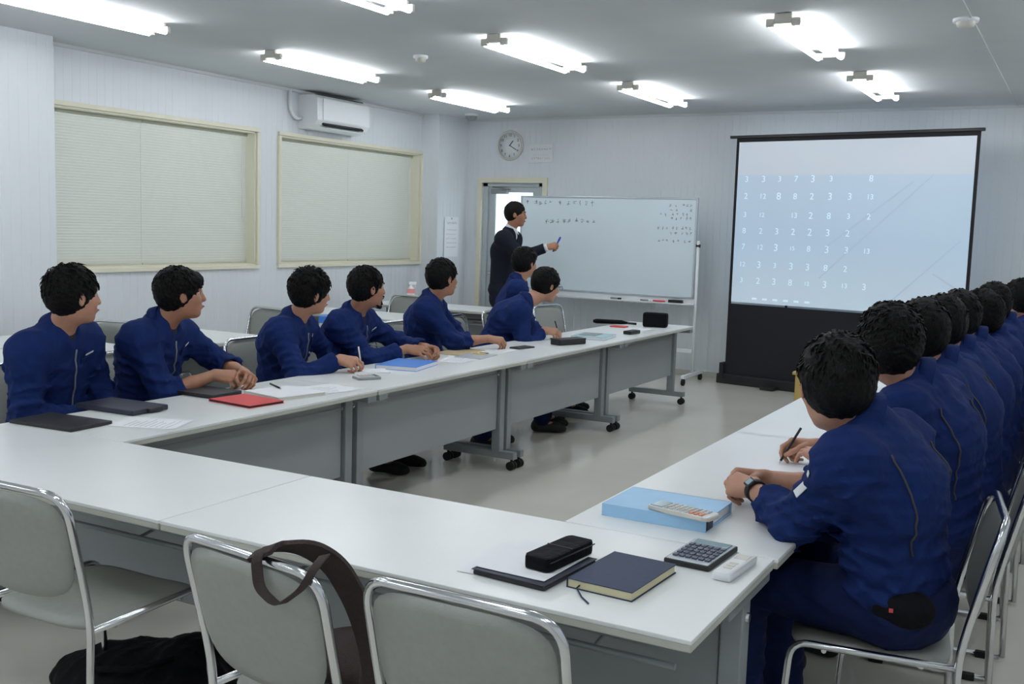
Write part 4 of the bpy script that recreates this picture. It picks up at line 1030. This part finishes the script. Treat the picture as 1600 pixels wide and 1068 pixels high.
# near table
t = slab('notebook', 'navy hardback notebook with cream pages and a ribbon, near the table corner', 'notebook', -.263, .263, .165, .245, .022, -3, M['navybook'], pages=M['pages'])
MB().tube([(-.05, -.118, .010), (-.052, -.13, .006), (-.02, -.165, .002), (.01, -.190, .0015)], .002, 5).build('ribbon', M['navybook'], t)
t = slab('tablet_case', 'flat black case under the white papers and the black pencil case', 'case', -.468, .215, .195, .245, .012, -4, M['blackcover'], bev=.004)
MB().box((.0, .0, .0135), (.20, .25, .002), .0008).build('flap', M['navydark'], t)
sheet('white papers lying on the flat black case', -.480, .235, .19, .25, -2, TZ + .0155, 0)
sheet('loose white sheet sticking out under the flat black case', -.520, .235, .215, .26, 5, TZ, 0)
t = thing('pencil_case', 'long black pencil case with a zip on the near table', 'pencil case', (-.428, .262, TZ + .0175), R_(84))
MB().prism([(-.105, -.03), (-.09, -.038), (.09, -.038), (.105, -.03), (.105, .03), (.09, .038), (-.09, .038), (-.105, .03)], 0, .034, .007).build('case', M['blackfab'], t)
MB().tube([(-.10, -.0385, .024), (.10, -.0385, .024)], .0018, 5).build('zip', M['dark'], t); MB().box((0, 0, .0345), (.004, .07, .0015)).build('seam', M['dark'], t)
# calculators
def calculator(name, lab, x, y, L, Wd, rz, z, body, bezel, rows, cols, keyfn, tilt=0, h=.014, curved=False):
    t = thing(name, lab, 'calculator', (x, y, z), R_(rz)); 
    b = MB()
    if curved: b.prism([(-L / 2, -Wd * .36), (-L * .4, -Wd / 2), (L * .2, -Wd * .47), (L / 2, -Wd * .42), (L / 2, Wd * .42), (L * .2, Wd * .47), (-L * .4, Wd / 2), (-L / 2, Wd * .36)], 0, h, .004)
    else: b.box((0, 0, h / 2), (L, Wd, h), .004)
    b.build('body', body, t)
    MB().box((L * .0, 0, h), (L * .96, Wd * .93, .002), .0005).build('face_plate', bezel, t)
    MB().box((L * .36, 0, h + .002), (L * .19, Wd * .80, .003), .001).build('display', M['lcd'], t)
    k0 = L * .20; kp = (L * .64) / rows; kw = Wd * .86 / cols
    for r in range(rows):
        for c in range(cols):
            MB().box((k0 - r * kp, (c - (cols - 1) / 2) * kw, h + .0028), (kp * .66, kw * .72, .004), .0008).build('key', keyfn(r, c), t)
    return t
calculator('calculator', 'silver desk calculator with dark keys and a wide grey display', -.163, .535, .205, .118, 90 - 3, TZ, M['dark'], M['silver'], 5, 6, lambda r, c: M['key'])
calculator('calculator', 'white scientific calculator with orange keys lying on the light blue binder', -.298, .742 + .03, .195, .075, 168, TZ + .0365, M['offwhite'], M['white'], 8, 5, lambda r, c: M['keyor'] if r > 4 and c > 2 else M['keylt'], curved=True, h=.012)
t = thing('remote_control', 'small white handheld remote near the right table edge', 'remote', (-.058, .475, TZ), R_(86))
MB().box((0, 0, .011), (.185, .048, .022), .008).build('body', M['white'], t); MB().box((.05, 0, .022), (.04, .032, .002), .0006).build('display', M['offwhite'], t)
for k in range(3): MB().box((-.01 - k * .02, 0, .0225), (.012, .02, .002), .0006).build('button', M['offwhite'], t)
t = thing('ring_binder', 'light blue ring binder under the scientific calculator', 'binder', (-.378, .865, TZ), R_(0))
MB().box((0, 0, .0015), (.31, .235, .003)).box((0, 0, .0335), (.31, .235, .003)).box((0, .116, .0175), (.31, .003, .035)).build('cover', M['ltblue'], t)
MB().box((0, -.002, .0175), (.297, .222, .026)).build('pages', M['paper'], t); MB().box((0, -.1165, .0175), (.31, .0012, .029)).build('edge_flap', M['ltblue'], t)
MB().box((.1555, -.085, .0175), (.002, .05, .028)).build('spine_label', M['navydark'], t)
sheet('white worksheet under the hand with the black pen on the right', -.272, 1.64, .21, .30, 4, TZ, 0)
sheet('white sheet beside the clasped hands of the nearest man', -.12, 1.37, .15, .21, 8, TZ, 0)
def pen(lab, tip, end, m, cat='pen', r=.0045):
    tip = A_(*tip); end = A_(*end); t = thing('pen', lab, cat, tuple(tip)); d_ = end - tip
    MB().tube([(0, 0, 0), tuple(d_ * .08)], [.0008, r * .9], 8).build('nib', M['silver'], t)
    MB().tube([tuple(d_ * .08), tuple(d_)], r, 10).build('barrel', m, t); return t
def hand_pen(D, i, lab, m, dirv, L=.14):
    W_, tips, fr = D['hinfo'][i]; c = (tips[0] + tips[4]) / 2 + A_(0, 0, .004); d_ = unit(dirv); k = (c[2] - TZ - .002) / d_[2]
    pen(lab, c - d_ * k, c + d_ * (L - k), m)
hand_pen(R2, 0, 'black pen held by the second man on the right', M['dark'], (.35, .25, .75), .15)
hand_pen(L3, 0, 'pale pen held by the man writing beside the small calculator', M['offwhite'], (-.2, .05, .8))
hand_pen(L6, 0, 'dark pen held by the man in glasses', M['dark'], (-.3, .05, .8))
t = thing('marker', 'blue marker held out by the standing man in the suit', 'marker', tuple(T1['hinfo'][0][1][0] + A_(-.02, 0, -.02)), 0)
MB().tube([(-.01, 0, -.03), (.045, .01, .085)], .0095, 10).build('barrel', M['bluemk'], t); MB().tube([(.045, .01, .085), (.062, .013, .12)], [.0105, .009], 10).build('cap', M['bluemk'], t)
# left arm
slab('folder', 'flat black folder at the left end, before the leftmost man', 'folder', -2.82, .715, .33, .20, .014, 4, M['blackcover'])
t = slab('portfolio', 'dark navy zipped portfolio beside the loose white paper', 'portfolio', -2.90, 1.075, .33, .20, .022, 3, M['navydark'], bev=.006)
MB().box((.165, .02, .012), (.03, .08, .018), .004).build('pen_loop', M['blackcover'], t)
sheet('loose white printed sheet right of the dark navy portfolio', -2.56, .93, .27, .20, 22, TZ, 9)
slab('document_case', 'thin black case under the bare forearms', 'case', -2.92, 1.575, .27, .19, .018, 0, M['blackcover'], bev=.004)
slab('notebook', 'red notebook with a dark edge near the table edge', 'notebook', -2.615, 1.52, .27, .20, .012, -6, M['red'], pages=M['dark'])
slab('paper_stack', 'thick stack of white papers right of the red notebook', 'paper', -2.62, 1.78, .27, .27, .018, -12, M['paper'], pages=M['offwhite'])
sheet('loose white sheets past the thick paper stack', -2.58, 2.04, .24, .25, -14, TZ, 6)
pen('black pen lying across the thick paper stack', (-2.66, 1.80, TZ + .023), (-2.80, 1.88, TZ + .023), M['dark'])
calculator('calculator', 'small pale calculator by the writing man', -2.64, 2.44, .13, .085, 60, TZ, M['grey'], M['offwhite'], 4, 4, lambda r, c: M['keylt'])
slab('notepad', 'tilted white notepad under the writing hand', 'notepad', -2.79, 2.67, .20, .14, .006, 50, M['paper'])
t = slab('binder', 'bright blue binder before the bearded man', 'binder', -2.75, 2.97, .25, .33, .024, 12, M['blue'], pages=M['paper'])
sheet('white papers right of the bright blue binder', -2.70, 3.45, .20, .30, 10, TZ, 7)
t = slab('clipboard', 'silver clipboard with a yellow slip on the left-arm table', 'clipboard', -2.70, 3.66, .18, .26, .006, 6, M['silver'])
MB().box((-.02, .09, .009), (.08, .03, .004)).build('yellow_slip', M['yellow'], t); MB().box((0, .12, .010), (.06, .015, .008), .002).build('clip', M['grey'], t)
slab('desk_mat', 'beige board under the forearm before the door', 'board', -2.90, 3.78, .20, .36, .004, 4, M['beige'])
sheet('white sheet left of the black slab phone', -2.74, 4.0, .19, .27, 4, TZ, 6)
t = slab('smartphone', 'black slab phone lying on the left-arm table', 'phone', -2.70, 4.27, .085, .17, .010, -10, M['dark'], part='body'); MB().box((0, 0, .0103), (.078, .15, .0008)).build('screen', M['black'], t)
t = slab('glasses_case', 'black oblong case before the man in glasses', 'case', -2.57, 4.72, .10, .26, .035, -20, M['dark'], part='lower_shell', bev=.008); MB().box((0, 0, .037), (.102, .262, .012), .005).build('lid', M['blackcover'], t)
t = slab('binder', 'pale teal binder with papers beyond the black oblong case', 'binder', -2.62, 5.27, .26, .33, .022, 8, M['teal'], pages=M['paper'])
MB().box((-.03, .02, .0235), (.13, .20, .003), .001).build('dark_flap', M['grey'], t)
slab('small_box', 'small black box past the pale teal binder', 'box', -2.52, 5.78, .07, .17, .028, -4, M['dark'], part='box', bev=.005)
slab('red_case', 'small dull red case near the folded umbrella', 'case', -2.83, 6.25, .13, .10, .010, 0, M['red'], part='shell')
sheet('white sheet under the far end of the left arm items', -2.62, 6.15, .20, .28, 3, TZ, 5)
t = thing('folding_umbrella', 'black folded umbrella lying at the far end of the left arm', 'umbrella', (-2.98, 6.45, TZ + .022), R_(20))
MB().tube([(-.17, 0, 0), (-.14, 0, 0), (.08, 0, 0), (.13, 0, -.006)], [.012, .021, .019, .010], 10).build('canopy', M['blackfab'], t); MB().tube([(.13, 0, -.006), (.21, 0, -.010)], .010, 8).build('handle', M['dark'], t)
t = thing('pouch', 'black zipped pouch standing at the far end of the left arm', 'pouch', (-2.60, 6.50, TZ), R_(10))
MB().box((0, 0, .062), (.21, .10, .124), .022, seg=3).build('body', M['blackfab'], t); MB().tube([(-.09, -.03, .122), (0, -.035, .127), (.09, -.03, .122)], .003, 6).build('zip', M['dark'], t)
# window-side tables
t = thing('spray_bottle', 'white spray bottle with pink label and green liquid on the window-side table', 'bottle', (-5.60, 7.15, TZ), R_(30))
MB().lathe([(0, 0), (.04, 0), (.043, .01), (.043, .055)], 16).build('green_base', M['green'], t); MB().lathe([(.043, .055), (.043, .12), (.030, .155), (.014, .17), (.014, .185)], 16).build('bottle', M['white'], t)
MB().lathe([(.0435, .095), (.0435, .13), (.036, .145)], 16).build('label', mat('pink_label', (232, 150, 150), .5, noise=.05), t); MB().box((.02, 0, .20), (.085, .028, .034), .008).box((.045, 0, .175), (.010, .014, .05), .003).build('trigger_head', M['white'], t)
slab('cloth', 'dark folded cloth beside the spray bottle', 'cloth', -5.40, 7.22, .20, .12, .02, 20, M['grey'], part='cloth', bev=.008)
t = slab('carton', 'tall white box with a blue lid on the floor between third and fourth men', 'box', -4.62, 4.62, .16, .16, .72, 20, M['white'], part='carton', z=.0005)
MB().box((0, 0, .745), (.17, .17, .055), .004).build('lid', M['blue'], t)
slab('paper_stack', 'pale blue papers at the corner of the table by the pillar', 'paper', -5.30, 3.30, .22, .30, .02, 10, M['teal'])
# floor and chairs
def blob(parts, h, amp, seed, m, name, parent, floor=None):
    lo = np.min([p[0] - p[1].max() for p in parts], 0) - .03; hi = np.max([p[0] + p[1].max() for p in parts], 0) + .03; F = Field(lo, hi, h)
    for c, r in parts: F.ell(c, r, None, .05)
    F.noise(amp, seed, (20, 45), None, 5)
    if floor is not None:
        sl, X, Y, Z = F.blk(F.lo, F.lo + F.h * F.n, 0); F.f[sl] = np.maximum(F.f[sl], (floor - Z).astype(np.float32))
    return link(name, np_mesh(name, [F.mesh()], m), None, parent)
t = thing('bag', 'soft black bag slumped on the floor between the near chairs', 'bag', (-1.86, .30, 0))
blob([(A_(.0, 0, .07), A_(.26, .20, .09)), (A_(.14, .05, .12), A_(.13, .13, .09)), (A_(-.18, -.06, .05), A_(.16, .14, .06)), (A_(.26, -.02, .06), A_(.12, .14, .08))], .011, .016, 4, M['blackfab'], 'body', t, .004)
MB().tube([(-.12, -.12, .12), (-.06, -.17, .135), (.08, -.15, .16), (.16, -.06, .18)], .010, 8).build('handle', M['blackfab'], t)
def ribbon(pts, wdir, w_, name, m, parent, th=.003):
    vs = []; fs = []
    for i, p in enumerate(pts):
        p = Vector(p); wv = Vector(wdir[i] if isinstance(wdir, list) else wdir).normalized() * w_ / 2
        t_ = (Vector(pts[min(i + 1, len(pts) - 1)]) - Vector(pts[max(i - 1, 0)])).normalized(); n_ = t_.cross(wv).normalized() * th / 2
        vs += [p + wv + n_, p - wv + n_, p - wv - n_, p + wv - n_]
    for i in range(len(pts) - 1):
        for k in range(4): fs.append((i * 4 + k, i * 4 + (k + 1) % 4, i * 4 + 4 + (k + 1) % 4, i * 4 + 4 + k))
    fs += [(0, 1, 2, 3), ((len(pts) - 1) * 4 + 3, (len(pts) - 1) * 4 + 2, (len(pts) - 1) * 4 + 1, (len(pts) - 1) * 4)]
    return MB().faces(vs, fs, False).build(name, m, parent)
t = thing('tote_bag', 'dark brown bag with a webbing strap hung over the middle chair back', 'bag', (0, 0, 0))
ribbon(round_path([(-.80, -.375, .828), (-.80, -.350, .842), (-.735, -.315, .850), (-.705, -.25, .80), (-.675, -.205, .70), (-.645, -.20, .62), (-.625, -.20, .52), (-.625, -.20, .46)], .05, 6), [(.75, .1, .35)] * 60, .060, 'shoulder_strap', M['brown'], t, .010)
ribbon(round_path([(-.795, -.352, .846), (-.80, -.385, .832), (-.785, -.392, .77), (-.735, -.392, .742), (-.675, -.388, .79), (-.648, -.382, .838), (-.655, -.345, .850)], .02, 6), [(.9, .3, .3)] * 60, .024, 'hand_strap', M['brown'], t)
blob([(A_(-.80, -.02, .495), A_(.15, .14, .045)), (A_(-.66, -.10, .52), A_(.05, .10, .08))], .010, .008, 8, M['brown'], 'body', t)
t = thing('hip_pouch', 'black hip pouch with a tiny red emblem worn behind the nearest seated man', 'pouch', (.285, .80, .572), R_(18))
blob([(A_(0, 0, 0), A_(.075, .026, .044)), (A_(.035, .01, .004), A_(.035, .026, .034))], .005, .003, 3, M['blackfab'], 'body', t)
MB().box((-.03, -.027, .006), (.010, .003, .010)).build('emblem', M['red'], t)
t = thing('wooden_stand', 'tan wooden stand before the projection screen, mostly hidden by the nearest head', 'stand', (-1.12, 6.35, 0))
MB().box((0, 0, .22), (.36, .34, .44), .004).build('cabinet', M['tan'], t); MB().box((0, 0, .455), (.40, .38, .022), .004).build('top', M['tan'], t)
